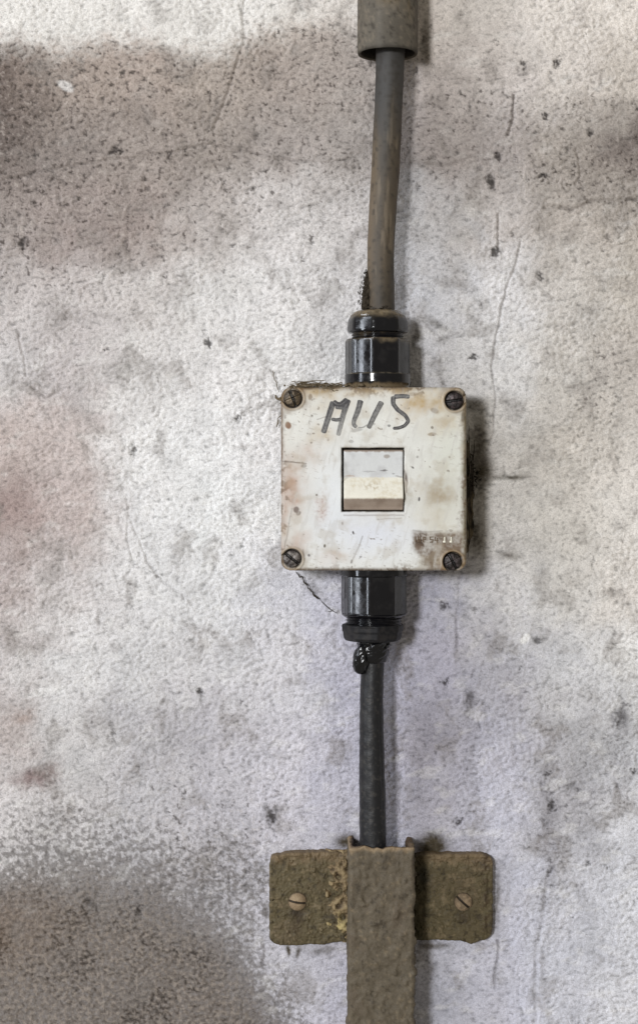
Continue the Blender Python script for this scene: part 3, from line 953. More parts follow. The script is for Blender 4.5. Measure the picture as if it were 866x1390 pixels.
# --- rocker
rx0, rx1 = U(466.6, 0, 100)[0], U(547.0, 0, 100)[0]
prof = [(611.0, 78), (610.5, 96), (612.0, 98.6), (615, 98.6), (630, 96.2), (644, 93.8), (646.4, 93.7), (648, 94.3), (650, 95.6),
        (660, 102.5), (668, 107.6), (672, 109.8), (674.5, 110.6), (676.5, 110.2), (678.2, 108.8), (682, 104.4), (688, 98.4), (691.5, 95.6), (692.5, 93.0), (692.0, 78)]
pv_ = np.array([U(0, a, b)[1] for a, b in prof]); pd_ = np.array([b for a, b in prof])
tt = np.linspace(0, 1, 150)
seg = np.concatenate([[0], np.cumsum(np.hypot(np.diff(pv_), np.diff(pd_)))]); seg /= seg[-1]
PV, PDD = np.interp(tt, seg, pv_), np.interp(tt, seg, pd_)
xs_r = np.concatenate([[rx0, rx0 + .3, rx0 + 1.0], np.linspace(rx0 + 2, rx1 - 2, 90), [rx1 - 1.0, rx1 - .3, rx1]])
inset = np.concatenate([[1.2, .5, .12], np.zeros(90), [.12, .5, 1.2]])
XX, VV = np.meshgrid(xs_r, PV)
DD = PDD[:, None] - inset[None, :] + 0.15 * fbm2(XX, VV, 12, 2, 610)


def rock_col(Uu, V, D):
    X, Y = S2(Uu, V)
    n, n2 = fbm2(X, Y, 22, 3, 621), fbm2(X, Y, 4.5, 3, 622)
    c = np.ones(X.shape + (3,)) * lin(206, 207, 207)
    c = mix(c, lin(178, 177, 178), 0.5 * sstep(0, .5, n))
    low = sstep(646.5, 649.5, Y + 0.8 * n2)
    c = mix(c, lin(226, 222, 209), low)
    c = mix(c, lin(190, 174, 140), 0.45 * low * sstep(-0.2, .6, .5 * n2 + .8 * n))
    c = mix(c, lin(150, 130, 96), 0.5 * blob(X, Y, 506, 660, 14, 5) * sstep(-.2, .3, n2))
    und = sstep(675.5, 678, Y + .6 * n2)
    c = mix(c, lin(158, 140, 126), 0.92 * und)  # underside: brown dirt, with the shade of its downward tilt painted in
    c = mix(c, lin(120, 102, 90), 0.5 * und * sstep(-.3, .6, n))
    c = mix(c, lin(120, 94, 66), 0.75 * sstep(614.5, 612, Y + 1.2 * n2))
    for (x, y, rx, ry, rot, s, k) in ((525, 619.5, 5, 3, 0, .55, (120, 100, 80)), (521, 638.5, 6, 1.2, 0, .75, (84, 78, 76)), (501, 640, 10, 1.2, 0, .4, (120, 116, 116)),
                                      (534, 643, 2, 1.4, 0, .6, (100, 96, 94)), (475, 646, 8, 1.2, 0, .5, (160, 124, 90)), (542, 647, 6, 1.2, 10, .5, (120, 112, 106))):
        c = mix(c, lin(*k), s * sstep(.2, .6, blob(X + n2, Y + n2, x, y, rx, ry, rot)))
    return np.clip(c, .01, .84)


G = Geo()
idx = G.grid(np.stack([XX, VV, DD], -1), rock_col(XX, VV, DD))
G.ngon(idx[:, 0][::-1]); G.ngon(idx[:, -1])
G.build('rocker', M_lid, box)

# --- marker writing AUS: worn ink strokes lying on the cover
G = Geo()


def stroke(pts, w0, w1, dens=(1, 1), seed=0):
    p = np.array([U(x, y, LDP) for x, y in pts])
    L = np.concatenate([[0], np.cumsum(np.hypot(*np.diff(p, axis=0).T))])
    n = max(int(L[-1] / 1.0), 6)
    t = np.linspace(0, L[-1], n)
    c = np.stack([np.interp(t, L, p[:, 0]), np.interp(t, L, p[:, 1])], 1)
    if len(pts) > 2:
        k = np.hanning(9); k /= k.sum()
        pad = np.concatenate([np.repeat(c[:1], 4, 0), c, np.repeat(c[-1:], 4, 0)])
        c = np.stack([np.convolve(pad[:, 0], k, 'valid'), np.convolve(pad[:, 1], k, 'valid')], 1)
    tg = np.gradient(c, axis=0)
    tg /= np.linalg.norm(tg, axis=1)[:, None] + 1e-9
    nm = np.stack([-tg[:, 1], tg[:, 0]], 1)
    f = np.linspace(0, 1, n)
    w = (w0 + (w1 - w0) * f) / 2 * (1 + 0.08 * fbm2(t, t * 0 + seed, 9, 2, 641))
    w = w * np.sqrt(np.clip(1 - np.clip(1 - np.minimum(t, L[-1] - t) / 2.6, 0, 1) ** 2, 0.12, 1))
    m = 9
    s = np.linspace(-1, 1, m)
    P = c[:, None, :] + nm[:, None, :] * (w[:, None] * s[None, :])[..., None]
    return P, f, s, t


def add_stroke(pts, w0, w1, d0=1.0, d1=1.0, lift=0.3, seed=0):
    P, f, s, t = stroke(pts, w0 * 1.08, w1 * 1.08, seed=seed)
    h = lid_height(P[..., 0], P[..., 1])
    q = np.concatenate([P, (LDP + h + lift)[..., None]], -1)
    den = (d0 + (d1 - d0) * f)[:, None] * (0.92 + 0.22 * fbm2(s[None, :] * 3 + seed, t[:, None] / 30, 1.2, 2, 651) + 0.14 * np.abs(s)[None, :])
    den = den + 0.12 * fbm2(P[..., 0], P[..., 1], 4, 2, 652)
    col = np.ones(den.shape + (3,)) * lin(206, 204, 198)
    col = mix(col, lin(54, 52, 54), np.clip(den, 0, 1))
    G.grid(q, col)
    # thin ink film: turn faces outwards if needed
    qd = G.q[-1]
    a, b, c_ = q.reshape(-1, 3)[0], q.reshape(-1, 3)[len(s)], q.reshape(-1, 3)[1]
    e1, e2 = b - a, c_ - a
    if e1[0] * e2[1] - e1[1] * e2[0] > 0:
        G.q[-1] = qd[:, ::-1]


add_stroke([(452.5, 544.5), (446, 565), (438.5, 588.5)], 7.0, 6.4, .95, .82, .30, 1)
add_stroke([(472.6, 541.5), (466, 562), (458.5, 592)], 7.4, 4.8, 1.0, .55, .36, 2)
add_stroke([(451.5, 544.5), (456, 548.5), (461.5, 550), (466.5, 546.5), (472, 541.5)], 6.6, 6.8, .95, 1.0, .42, 3)
add_stroke([(455, 553), (466, 554)], 4.0, 4.0, .9, .9, .46, 4)
add_stroke([(449, 568.5), (456, 570.2), (464, 569)], 4.2, 4.4, .85, .9, .48, 5)
add_stroke([(489.8, 542.5), (485.5, 558), (480.2, 571), (480.0, 577), (484.5, 580.2)], 7.4, 4.6, .92, .75, .30, 6)
add_stroke([(485, 580), (492, 580.5), (499, 576)], 1.6, 1.2, .5, .45, .36, 7)
add_stroke([(518.4, 544.5), (509, 562), (499.5, 582)], 6.6, 5.6, .86, .80, .33, 8)
add_stroke([(556.5, 538.6), (546, 537.6), (534, 538.6)], 4.8, 5.6, .82, .88, .30, 9)
add_stroke([(533.6, 537.2), (533.2, 548), (539, 556), (550, 564), (554.3, 571.5), (549, 578), (541, 581), (532.5, 581.5)], 5.6, 3.6, .88, .95, .36, 10)
add_stroke([(526.5, 579.5), (527.5, 576.4), (530, 577.4)], 1.8, 1.5, .6, .6, .30, 11)
G.build('marker_lettering', M_ink, cover)

# --- moulded rating marks, worn and full of grime
G = Geo()


def bar(x0, y0, x1, y1, w, h, col):
    p0, p1 = np.array(U(x0, y0, LDP)), np.array(U(x1, y1, LDP))
    t = (p1 - p0) / np.linalg.norm(p1 - p0)
    n = np.array([-t[1], t[0]]) * w / 2
    k = []
    for d, s in ((LDP - .3, 1.0), (LDP + h * .7, 1.0), (LDP + h, .55)):
        ring = [p0 - n * s - t * s * .3, p1 - n * s + t * s * .3, p1 + n * s + t * s * .3, p0 + n * s - t * s * .3]
        k.append([(a[0], a[1], d) for a in ring])
    idx = G.grid(np.array(k), lin(*col), wrap=True, flip=True)
    G.ngon(idx[-1, :-1][::-1])


gr = (112, 94, 76)
for x in (563.6, 567.2, 569.6, 574.2):
    bar(x, 728.8, x, 735.8, 1.1, 1.0, gr)
bar(567.2, 728.8, 569.6, 728.8, 1.0, 1.0, gr)
bar(574.2, 728.8, 577.2, 729.2, 1.0, 1.0, gr); bar(577.2, 729.2, 577.2, 732.4, 1.0, 1.0, gr); bar(574.2, 732.4, 577.2, 732.4, 1.0, 1.0, gr)
bar(583.4, 728.8, 583.4, 732.4, 1.1, 1.0, gr); bar(583.4, 728.8, 587.2, 728.8, 1.0, 1.0, gr); bar(583.4, 732.4, 587.2, 732.4, 1.0, 1.0, gr)
bar(587.2, 732.4, 586.6, 735.8, 1.1, 1.0, gr); bar(583.2, 735.8, 586.6, 735.8, 1.0, 1.0, gr)
bar(590.4, 728.8, 589.6, 733.4, 1.1, 1.0, gr); bar(589.6, 733.4, 594.6, 733.4, 1.0, 1.0, gr); bar(593.0, 730.4, 593.0, 736, 1.1, 1.0, gr)
for x in (603.3, 612.1):
    bar(x, 729.0, x - .1, 734.0, 1.5, 1.2, (226, 222, 206)); bar(x - .5, 734.4, x - .6, 736.2, 3.2, 1.4, (232, 228, 212))
sharp(G.build('embossed_lettering', M_lid, cover), 30)

# --- cable glands
GD = 48.0


def prof_fn(ps):
    p = np.array(ps, float)
    return lambda V: np.interp(V, p[:, 0], p[:, 1])


def black_col(dust_v0=None, seed=81, up=1.0, amount=0.8):
    def f(Uu, V, D, TH=None):
        n = noise3(Uu, V, D, 12, 4, seed)
        n2 = noise3(Uu, V, D, 3.5, 2, seed + 3)
        c = np.ones(Uu.shape + (3,)) * lin(13, 13, 17)
        c = mix(c, lin(60, 58, 57), 0.16 * sstep(.05, .6, n + .4 * n2))
        if dust_v0 is not None:
            m = sstep(dust_v0 + 6, dust_v0 - 4, V + 6 * n + 2.5 * n2)
            c = mix(c, lin(122, 108, 86), amount * m * np.clip(.75 + .6 * n2, .2, 1))
        return np.clip(c, .004, 1)
    return f


def oct_r(R, flat, th0, y0, y1, soft=0.8, n=8):
    """round body with n shallow flats between v = y0 and y1"""
    def f(TH, V):
        per = 2 * np.pi / n
        a = (TH - th0 + per / 2) % per - per / 2
        fl = np.minimum(R, 0.58 * flat / np.cos(a) + 0.42 * (flat + (R - flat) * (np.abs(a) / (per / 2)) ** 6) )
        m = sstep(y0 - soft, y0 + soft, V) * (1 - sstep(y1 - soft, y1 + soft, V))
        return R + (fl - R) * m
    return f


def gv(y, d=GD):
    return U(0, y, d)[1]


def dense(v0, v1, step=0.7):
    return np.linspace(v0, v1, max(int(abs(v1 - v0) / step), 3))


gu, _ = U(512.3, 490, GD)
kk = 1 - GD / CD
# upper gland: body with flats, threaded neck, dusty domed cap
RB = 44.5 * kk
orr = oct_r(RB, 41.2 * kk, math.radians(14), gv(461.5), gv(508))
edge_in = prof_fn([(gv(461.0), 2.2), (gv(462.4), .3), (gv(464), 0), (gv(521), 0), (gv(523.5), 1.2), (gv(527.5), 1.6)])
yb = np.concatenate([dense(gv(461.0), gv(466)), dense(gv(466), gv(505), 2), dense(gv(505), gv(511), .4), dense(gv(511), gv(527.5), 1.2)])
base_gl = black_col(gv(462.5), 84, amount=.9)


def gl_body_col(Uu, V, D, TH=None):
    c = base_gl(Uu, V, D)
    n = noise3(Uu, V, D, 5, 3, 88)
    c = mix(c, lin(132, 122, 104), 0.55 * np.exp(-((V - gv(508.3)) / .8) ** 2) * np.clip(.5 + n, 0, 1))
    c = mix(c, lin(120, 104, 80), 0.7 * sstep(gv(520), gv(524), V + 2 * n))
    return c


G = lathe(gu, GD, yb, lambda TH, V: orr(TH, V) - edge_in(V), gl_body_col, 192)
gl1 = sharp(G.build('cable_gland', M_gland, box), 28)
gl1['label'] = 'upper gland with brown dust on its domed cap'
neck = dense(gv(450), gv(463), .35)
G = lathe(gu, GD, neck, lambda TH, V: 34.6 * kk + 0.9 * np.sin((V + TH * 0.5) * 2 * np.pi / 3.6), black_col(gv(453), 91, amount=.4), 96)
G.build('thread', M_gland, gl1)
capr = prof_fn([(gv(421.5), 18), (gv(422.3), 28), (gv(424.5), 33), (gv(428.5), 36.8), (gv(433), 39.4), (gv(437), 40.6), (gv(447.5), 41.4), (gv(449.6), 41.0), (gv(452.2), 39.6), (gv(452.8), 36)])
co = oct_r(1.0, 0.965, math.radians(14), gv(430), gv(450), 2.0)
yc_ = np.concatenate([dense(gv(421.5), gv(436), .4), dense(gv(436), gv(446), 1.2), dense(gv(446), gv(452.8), .4)])
base_cap = black_col(gv(430), 95, amount=.95)
G = lathe(gu + 0.2, GD, yc_, lambda TH, V: capr(V) * kk * co(TH, V), base_cap, 160,
          disp=lambda TH, V: 0.8 * noise3(np.sin(TH) * 40, V, np.cos(TH) * 40, 5, 2, 97) * sstep(gv(434), gv(425), V))
sharp(G.build('cap_nut', M_gland, gl1), 40)

# lower gland, upside down
gu2, _ = U(507.4, 810, GD)
orr2 = oct_r(44.8 * kk, 41.6 * kk, math.radians(14), gv(781), gv(832.5))
edge2 = prof_fn([(gv(770), 0), (gv(831), 0), (gv(834), 1.0), (gv(836.6), 4.0), (gv(837.6), 7.5)])
yb2 = np.concatenate([dense(gv(770), gv(779), 1.5), dense(gv(779), gv(784), .4), dense(gv(784), gv(829), 2), dense(gv(829), gv(837.6), .35)])
G = lathe(gu2, GD, yb2, lambda TH, V: orr2(TH, V) - edge2(V), black_col(None, 101), 192)
gl2 = sharp(G.build('cable_gland', M_gland, box), 28)
gl2['label'] = 'lower gland of clean shiny black plastic'
G = lathe(gu2, GD, dense(gv(836), gv(850), .35), lambda TH, V: 37.4 * kk + 0.9 * np.sin((V + TH * 0.5) * 2 * np.pi / 3.6), black_col(None, 103), 96)
G.build('thread', M_gland, gl2)
capr2 = prof_fn([(gv(846.6), 37), (gv(847.2), 41.6), (gv(848.6), 42.4), (gv(856), 41.6), (gv(857.2), 40.6), (gv(865), 39.6), (gv(868), 37.6), (gv(869.5), 34), (gv(870), 22)])
co2 = oct_r(1.0, 0.95, math.radians(30), gv(848), gv(869), 2.0, 8)
yc2 = np.concatenate([dense(gv(846.6), gv(850), .35), dense(gv(850), gv(864), 1.0), dense(gv(864), gv(870), .35)])
cap2_col = black_col(None, 105)
G = lathe(gu2 - 1.6, GD, yc2, lambda TH, V: capr2(V) * kk * co2(TH, V), lambda a, b, c, t: mix(cap2_col(a, b, c), lin(46, 43, 42), 0.5 * sstep(-.2, .4, noise3(a, b, c, 6, 3, 107))), 160)
sharp(G.build('cap_nut', M_cable, gl2), 40)

# ================================================================== BROWN STEEL BRACKET
BD = 74.0
cx0, cy0 = U(473.0, 1151.5, BD)
cx1, _ = U(562.5, 1151.5, BD)
br = thing('cable_bracket', ((cx0 + cx1) / 2, 1300, 0), 'brown painted steel channel bracket screwed to the wall at the bottom', 'bracket')


def rust_col(Uu, V, D, seed=0, olive=0.0):
    n = noise3(Uu, V, D, 30, 4, 701 + seed)
    n2 = noise3(Uu, V, D, 7, 3, 703 + seed)
    c = np.ones(Uu.shape + (3,)) * (lin(93, 84, 70) * (1 - olive) + lin(89, 79, 55) * olive)
    n3 = noise3(Uu, V, D, 2.6, 2, 705 + seed)
    c = c * (1 + 0.10 * n + 0.08 * n2 + 0.14 * n3)[..., None]
    c = mix(c, lin(74, 60, 49), 0.30 * sstep(.0, .7, n + .4 * n2))
    c = mix(c, lin(140, 123, 98), 0.30 * sstep(.28, .8, n2 + .5 * n3))
    c = mix(c, lin(44, 37, 29), 0.55 * sstep(.38, .7, -n2 + .4 * n3))
    return np.clip(c, .01, 1)


# channel: U-shaped section open towards the wall, swept downwards
tw, rc = 7.0, 5.0
sec = []
sec += [(cx0, t) for t in np.linspace(-3, BD - rc, 40)]
sec += [(cx0 + rc - rc * math.cos(a), BD - rc + rc * math.sin(a)) for a in np.linspace(0, math.pi / 2, 8)[1:]]
sec += [(t, BD) for t in np.linspace(cx0 + rc, cx1 - rc, 56)[1:]]
sec += [(cx1 - rc + rc * math.sin(a), BD - rc + rc * math.cos(a)) for a in np.linspace(0, math.pi / 2, 8)[1:]]
sec += [(cx1, t) for t in np.linspace(BD - rc, -3, 40)[1:]]
outer_n = len(sec)
sec += [(cx1 - tw, t) for t in np.linspace(-3, BD - tw - 3, 24)]
sec += [(t, BD - tw) for t in np.linspace(cx1 - tw - 3, cx0 + tw + 3, 40)]
sec += [(cx0 + tw, t) for t in np.linspace(BD - tw - 3, -3, 24)]
sec = np.array(sec)
su, sd = sec[:, 0], sec[:, 1]
# outward normals of the section
tgu, tgd = np.roll(su, -1) - np.roll(su, 1), np.roll(sd, -1) - np.roll(sd, 1)
ll = np.hypot(tgu, tgd) + 1e-9
nu, nd = -tgd / ll, tgu / ll
vch = np.concatenate([cy0 + np.array([0, .4, 1.0, 1.8]), np.arange(cy0 + 3, 1410, 1.7), np.arange(1410, 1700, 20)])
SU, VC = np.meshgrid(su, vch); SD, _ = np.meshgrid(sd, vch); NU, _ = np.meshgrid(nu, vch); ND, _ = np.meshgrid(nd, vch)
lump = noise3(SU, VC, SD, 9, 3, 721)
lump2 = noise3(SU * 1.3, VC * .7, SD, 26, 2, 722)
off = 1.7 * lump + 1.4 * lump2 + 0.7 * noise3(SU, VC, SD, 4.0, 2, 727) + 2.6 * sstep(.45, .8, noise3(SU, VC, SD, 13, 2, 725))
off = off + np.clip(2.0 - (VC - cy0), 0, 2) * -0.7
PU, PDp = SU + NU * off, SD + ND * off
jag = 4.0 * noise3(su, sd * 0 + 5, sd, 12, 3, 731) - 3.5 * np.exp(-((su - cx0 - 18) / 7) ** 2) * 0.3
VC2 = VC + jag[None, :] * np.clip(1 - (VC - cy0) / 30, 0, 1)
G = Geo()
cc = rust_col(PU, VC2, PDp, 0, 0.0)
topm = sstep(7, 0, VC - cy0 + 3 * lump)
cc = mix(cc, lin(158, 136, 108), 0.65 * topm)
inside = np.zeros_like(SU); inside[:, outer_n:] = 1
cc = mix(cc, lin(76, 58, 46), 0.7 * inside)
rs_ = (SU > cx1 - 2) * sstep(BD - 8, BD - 22, SD)
cc = mix(cc, lin(58, 50, 36), 0.5 * rs_)  # shaded right side of the channel painted darker
idx = G.grid(np.stack([PU, VC2, PDp], -1), cc, wrap=True)
m2 = len(sec)
# top rim: strips between the outer and the inner line (pair up by arc length)
out_i = idx[0, :outer_n]; in_i = idx[0, outer_n:m2][::-1]
pick = np.round(np.linspace(0, len(in_i) - 1, len(out_i))).astype(int)
for a in range(outer_n - 1):
    ids = [out_i[a], out_i[a + 1], in_i[pick[a + 1]]]
    if pick[a] != pick[a + 1]:
        ids.append(in_i[pick[a]])
    G.ngon(ids)
chan = G.build('channel', M_rust, br)

FD = 17.0


def flange(sx0, sx1, sy0, sy1, seed, R):
    x0, y0 = U(sx0, sy0, FD); x1, y1 = U(sx1, sy1, FD)
    left = seed == 0

    def h(Uu, V):
        n, n2 = fbm2(Uu, V, 10, 3, 741 + seed), fbm2(Uu, V, 34, 2, 742 + seed)
        z = 1.1 * n + 1.3 * n2 + 0.8 * fbm2(Uu, V, 4, 2, 744 + seed) + 2.4 * sstep(.36, .62, fbm2(Uu, V, 9, 3, 745 + seed))
        z = z + 3.5 * sstep(12, 2, V - y0 + 6 * n2) * (0.5 + n)
        if left:
            z = z + 5 * sstep(46, 6, x1 - Uu + 14 * n2) * np.clip(.35 + 1.5 * fbm2(Uu, V, 13, 3, 747), 0, 1.2)
        else:
            z = z + 4 * sstep(26, 4, Uu - x0 + 8 * n2) * np.clip(.3 + 1.5 * fbm2(Uu, V, 11, 3, 749), 0, 1.2)
            z = z + 2.0 * np.exp(-((x1 - 10 - Uu + 4 * n2) / 5) ** 2) * np.clip(.4 + 1.4 * n, 0, 1.2)
        # ring left by turning the screw
        cxs, cys = (U(403.5, 1224.5, FD) if left else U(628.5, 1225, FD))
        d = np.hypot(Uu - cxs, V - cys)
        return z * sstep(8, 16, d) + 0.8 * np.exp(-((d - 19) / 1.2) ** 2) * (V < cys) + 0.6 * np.exp(-((d - 23) / 1.0) ** 2) * (V < cys - 6)

    def c(Uu, V, D):
        k = rust_col(Uu, V, D * 0, 11 + seed, 0.85)
        n2 = fbm2(Uu, V, 12, 3, 751 + seed)
        k = mix(k, lin(128, 108, 84), 0.55 * sstep(20, 3, V - y0 + 10 * n2))
        if left:
            k = mix(k, lin(150, 132, 100), 0.6 * sstep(40, 8, x1 - Uu + 14 * n2) * sstep(-.1, .35, n2))
            k = mix(k, lin(36, 28, 20), 0.7 * sstep(40, 8, x1 - Uu + 14 * n2) * sstep(.15, .45, -n2))
            sx, sy = U(403.5, 1240, FD)
            k = mix(k, lin(34, 26, 22), 0.75 * blob(Uu + 3 * n2, V, sx, sy, 12, 9))
            k = mix(k, lin(60, 46, 34), 0.45 * blob(Uu + 3 * n2, V, sx, sy + 18, 9, 20))
        else:
            k = mix(k, lin(50, 46, 28), 0.7 * sstep(34, 8, Uu - x0 + 12 * n2))
            k = mix(k, lin(24, 22, 14), 0.85 * blob(Uu + 5 * n2, V, *U(575, 1190, FD), 9, 16))
            k = mix(k, lin(60, 44, 32), 0.55 * np.exp(-((x1 - 11 - Uu + 6 * n2) / 6) ** 2) * sstep(-.2, .3, n2))
            sx, sy = U(628.5, 1244, FD)
            k = mix(k, lin(48, 38, 26), 0.6 * blob(Uu + 3 * n2, V, sx, sy, 11, 10))
        return np.clip(k, .008, 1)

    def wob(Uu, V):
        n = fbm2(Uu, V, 24, 3, 761 + seed)
        n2 = fbm2(Uu, V, 8, 2, 763 + seed)
        wy = 1.6 * n + 0.9 * n2
        if not left:
            wy = wy + np.where(V > (y0 + y1) / 2, 4.0 * np.exp(-((Uu - U(640, 0, FD)[0]) / 10) ** 2), 0)
        else:
            wy = wy + np.where(V > (y0 + y1) / 2, -5.0 * sstep(430, 470, Uu), 0) + np.where(V < (y0 + y1) / 2, 4.0 * sstep(400, 372, Uu), 0)
        return 1.0 * n2, wy
    G = plate((x0 + x1) / 2, (y0 + y1) / 2, (x1 - x0) / 2, (y1 - y0) / 2, R, -3.0, FD, 141, 3.0, h, c, 4, 6, wobble=wob)
    return G.build('flange', M_rust, br)


flange(365.5, 486.0, 1157.0, 1283.0, 0, 13.0)['label'] = 'left flange crusted along the channel'
flange(556.0, 669.0, 1159.0, 1277.0, 40, 15.0)

for (x, y, deg, sd, cols) in ((403.8, 1225.0, 9, 801, ((138, 118, 94), (150, 130, 104), (30, 24, 20))), (628.8, 1225.5, 42, 811, ((120, 104, 84), (146, 126, 102), (28, 23, 18)))):
    uu, vv = U(x, y, FD + 6)
    G = screw_geo(12.4, 6.5, 1.25, 3.2, deg, sd, cols)
    s_ob = G.build('screw', M_rust, None, origin=(0, 0, 0))
    s_ob.parent = br
    s_ob.location = np.array(W(uu, vv, FD + 1.6)) - PLACE['cable_bracket']

# yellowish weld crust in the corner between left flange and channel
G = Geo()
A1, B1 = np.meshgrid(np.linspace(-1, 1, 60), np.linspace(-1, 1, 160))
wu, wv = U(464, 1217, FD)
UU, VV_ = wu + 22 * A1, wv + 62 * B1
nn = fbm2(UU, VV_, 10, 4, 831)
nb = fbm2(UU, VV_, 26, 2, 833)
prof_w = 1.62 - (0.5 - 0.5 * A1) * 1.7 - np.abs(B1) ** 4 * 1.1          # climbs towards the channel
ht = 13.0 * np.clip(prof_w + 0.9 * nb + .55 * nn, -1, .75) - 4.0 + 3.0 * nn
hole = np.maximum.reduce([blob(UU, VV_, *U(466, 1244, FD), 5, 5), .8 * blob(UU, VV_, *U(462, 1207, FD), 4, 6), .7 * blob(UU, VV_, *U(459, 1190, FD), 5, 4)])
ht = ht - 7 * hole
ck = np.ones(UU.shape + (3,)) * lin(118, 101, 76)
ck = mix(ck, lin(146, 128, 96), .8 * sstep(.05, .45, nn))
ck = mix(ck, lin(178, 162, 110), .85 * blob(UU + 4 * nn, VV_ + 5 * nb, *U(460, 1254, FD), 14, 12) * sstep(-.35, .2, nn))
ck = mix(ck, lin(60, 48, 34), .85 * sstep(.0, .4, -nn))
ck = mix(ck, lin(30, 24, 17), .9 * hole)
G.grid(np.stack([UU, VV_, FD + 1.0 + ht], -1), ck)
G.build('weld_crust', M_rust, br)

# ================================================================== COBWEB AND SOOT
def wander(p0, p1, n, amp, seed, sag=0.0):
    r = np.random.RandomState(seed)
    t = np.linspace(0, 1, n)[:, None]
    P = np.array(p0) * (1 - t) + np.array(p1) * t
    k = np.hanning(7); k /= k.sum()
    for j in range(3):
        w = np.convolve(r.normal(0, 1, n + 6), k, 'valid')
        P[:, j] += amp * w * np.sin(np.pi * t[:, 0])
    P[:, 1] += sag * np.sin(np.pi * t[:, 0])
    return P


# dusty web bunched over the top left corner of the box
G = Geo()
rng = random.Random(21)
for k in range(80):
    x = rng.uniform(388, 462)
    L = rng.uniform(8, 34)
    y = 522.5 + 0.10 * abs(x - 412) ** 0.5 * 3 + rng.uniform(-3, 4)
    if x < 420: y -= 1.5
    d = rng.uniform(84, 101)
    p0 = (*U(x, y + rng.uniform(-3, 3), d), d)
    p1 = (*U(x + L, y + rng.uniform(-4, 4), d), d + rng.uniform(-4, 4))
    tube(G, wander(p0, p1, 10, 2.4, k), rng.uniform(.35, .8), 5)
for k in range(9):
    d = 90
    tube(G, wander((*U(382 + rng.uniform(-2, 2), 548, d), d), (*U(402 + rng.uniform(-4, 14), 523, d), d), 10, 2.0, 80 + k, -2), .8, 5)
for k in range(24):
    x, y, d = rng.uniform(386, 520), 524 + rng.uniform(-1.5, 1.5), rng.uniform(88, 97)
    u_, v_ = U(x, y, d)
    r = rng.uniform(.9, 2.2)
    tube(G, [(u_ - r, v_, d), (u_, v_ - r * .3, d), (u_ + r, v_, d)], r, 6)
tag(G.build('cobweb', M_web), 'brown dusty cobweb bunched over the top left corner of the switch box', 'cobweb', 'cobwebs around the switch box')

G = Geo()
vv_ = np.linspace(U(0, 545, 40)[1], U(0, 760, 40)[1], 130)
f_ = np.linspace(0, 1, 26)
FF, VM = np.meshgrid(f_, vv_)
reach = np.interp(vv_, [vv_[0], vv_[0] + 40, vv_[0] + 95, vv_[-1] - 35, vv_[-8], vv_[-1]], [4, 9, 20, 19, 13, 3])[:, None]
reach = reach + 2.5 * fbm2(vv_, vv_ * 0, 22, 3, 901)[:, None]
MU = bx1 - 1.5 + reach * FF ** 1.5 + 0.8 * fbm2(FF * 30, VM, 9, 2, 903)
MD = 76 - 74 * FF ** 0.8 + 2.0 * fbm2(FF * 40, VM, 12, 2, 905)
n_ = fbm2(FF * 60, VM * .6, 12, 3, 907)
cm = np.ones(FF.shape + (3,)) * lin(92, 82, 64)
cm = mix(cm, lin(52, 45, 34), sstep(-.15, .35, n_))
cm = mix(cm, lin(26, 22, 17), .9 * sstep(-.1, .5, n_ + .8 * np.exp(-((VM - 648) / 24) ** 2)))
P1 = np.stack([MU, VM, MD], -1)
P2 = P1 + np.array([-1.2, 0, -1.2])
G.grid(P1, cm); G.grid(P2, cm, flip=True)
for k in range(16):
    d = rng.uniform(8, 88)
    ya = rng.uniform(555, 700)
    w = np.interp(d, [0, 76], [20, 2])
    tube(G, wander((bx1 + w + rng.uniform(-2, 4), ya, d), (bx1 + w + rng.uniform(-4, 3), min(ya + rng.uniform(30, 80), 757), d + rng.uniform(-6, 6)), 14, 1.6, 200 + k), rng.uniform(.35, .7), 5)
for k in range(60):
    v = rng.gauss(646, 13); f = rng.random()
    u0, d = bx1 + 20 * f ** 1.5 + rng.uniform(0, 8 * f), 76 - 72 * f
    r = rng.uniform(.5, 1.5); a = rng.uniform(0, 6.28)
    tube(G, wander((u0 - 2 * r * math.cos(a), v - 2 * r * math.sin(a), d), (u0 + 2 * r * math.cos(a), v + 2 * r * math.sin(a), d + 2), 6, 1.0, 300 + k), r, 5, col=(.02, .016, .012))
M_webp = material('dusty web membrane', 0.95, 0.1, bump=0.6, bump_scale=1500, fine=0.25)
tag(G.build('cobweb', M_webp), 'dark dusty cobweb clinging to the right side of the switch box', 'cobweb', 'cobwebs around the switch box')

G = Geo()
for k, (a, b, rr) in enumerate((((370, 503), (373, 514), 1.0), ((372, 513), (379, 532), 1.0), ((374, 536), (383, 545), 2.6), ((376, 542), (384, 538), 2.0), ((377, 568), (384, 562), 1.0), ((377, 568), (376, 580), 1.2))):
    tube(G, wander((*U(*a, 6), 6), (*U(*b, 9), 9), 9, 1.4, 400 + k), rr * .65, 6)
tag(G.build('cobweb', M_web), 'thin dark cobweb thread hanging off the left side of the switch box', 'cobweb', 'cobwebs around the switch box')

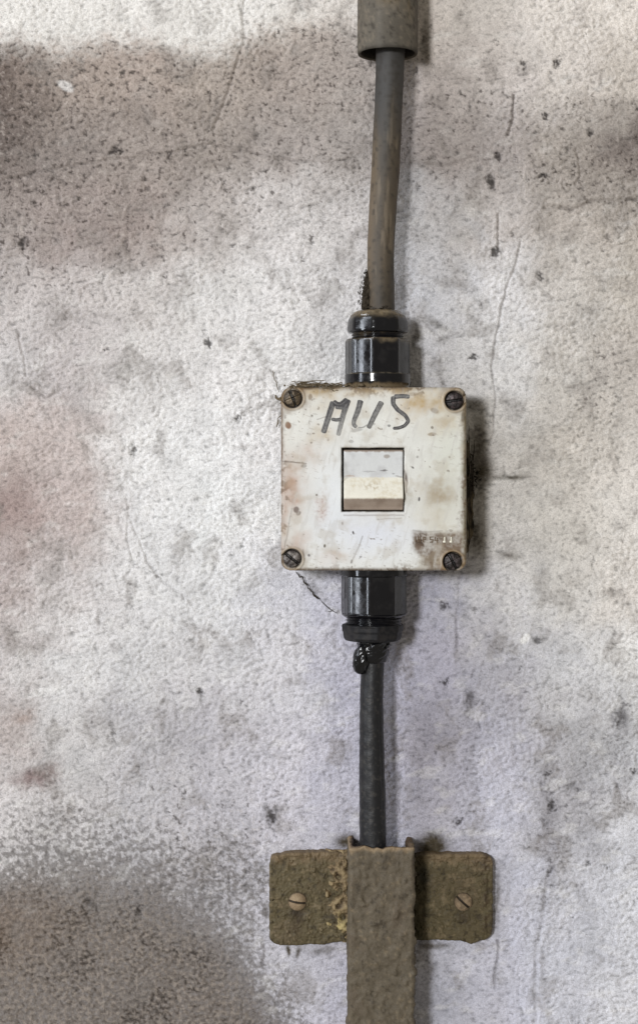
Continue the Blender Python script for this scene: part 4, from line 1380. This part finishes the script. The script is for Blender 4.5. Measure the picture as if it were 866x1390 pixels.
G = Geo()
for k, (a, b, rr) in enumerate((((402, 776), (411, 783), 1.3), ((411, 783), (418, 795), 1.5), ((417, 794), (424, 803), 1.2), ((424, 803), (433, 812), 1.9), ((433, 812), (456, 832), .7), ((445, 830), (452, 826), .6))):
    tube(G, wander((*U(*a, 5), 5), (*U(*b, 5), 5), 11, 1.6, 430 + k, sag=2.5), rr * .7, 6)
tag(G.build('cobweb', M_soot), 'black cobweb strand curling below the bottom left corner of the switch box', 'cobweb', 'cobwebs around the switch box')

# soot fluff caught beside the upper cable
G = Geo()
rng = random.Random(33)
cy_ = np.linspace(U(0, 366, CDP)[1], U(0, 423, CDP)[1], 70)
cen = U(497, 395, CDP)[0]


def clump_r(TH, V):
    f = (V - cy_[0]) / (cy_[-1] - cy_[0])
    e = np.interp(f, [0, .25, .6, .9, 1], [.1, 3.2, 5.6, 5.4, 2.5])
    return np.clip(e * (1 + .75 * noise3(np.sin(TH) * 6, V, np.cos(TH) * 6, 5, 3, 881)), .05, 9)


lathe(lambda V: cen + 1.5 - 2.2 * (V - cy_[0]) / (cy_[-1] - cy_[0]), CDP + 4, cy_, clump_r, lambda a, b, c, t: np.ones(a.shape + (3,)) * .03, 36, G=G)
for k in range(110):
    t = rng.random()
    y = 366 + 57 * t
    wdt = np.interp(y, [366, 385, 400, 423], [1.5, 3.6, 4.2, 4.6])
    x = np.interp(y, [366, 395, 423], [498.5, 493.5, 494]) + rng.gauss(0, wdt)
    if x > 500: x = 500 - rng.random() * 4
    d = CDP + rng.uniform(-4, 12)
    u_, v_ = U(x, y, d)
    ang = rng.gauss(1.45, .7)
    L = rng.uniform(1.0, 4.0) if k % 3 else rng.uniform(.6, 1.4)
    r = rng.uniform(.22, .5) if k % 3 else rng.uniform(.4, 1.0)
    tube(G, wander((u_ - L * math.cos(ang), v_ - L * math.sin(ang), d), (u_ + L * math.cos(ang), v_ + L * math.sin(ang), d + rng.uniform(-3, 3)), 7, .8, 500 + k), r, 5)
for k in range(14):
    x, y = rng.uniform(500, 533), rng.uniform(414, 421.5)
    d = CDP + 18 + rng.uniform(-2, 6)
    u_, v_ = U(x, y, d)
    tube(G, wander((u_ - 3, v_ + 1, d), (u_ + 3, v_ - 1, d), 6, 1.5, 600 + k), .6, 5)
tag(G.build('soot_clump', M_soot), 'clump of black soot fluff caught beside the dusty cable above the gland', 'soot clump')
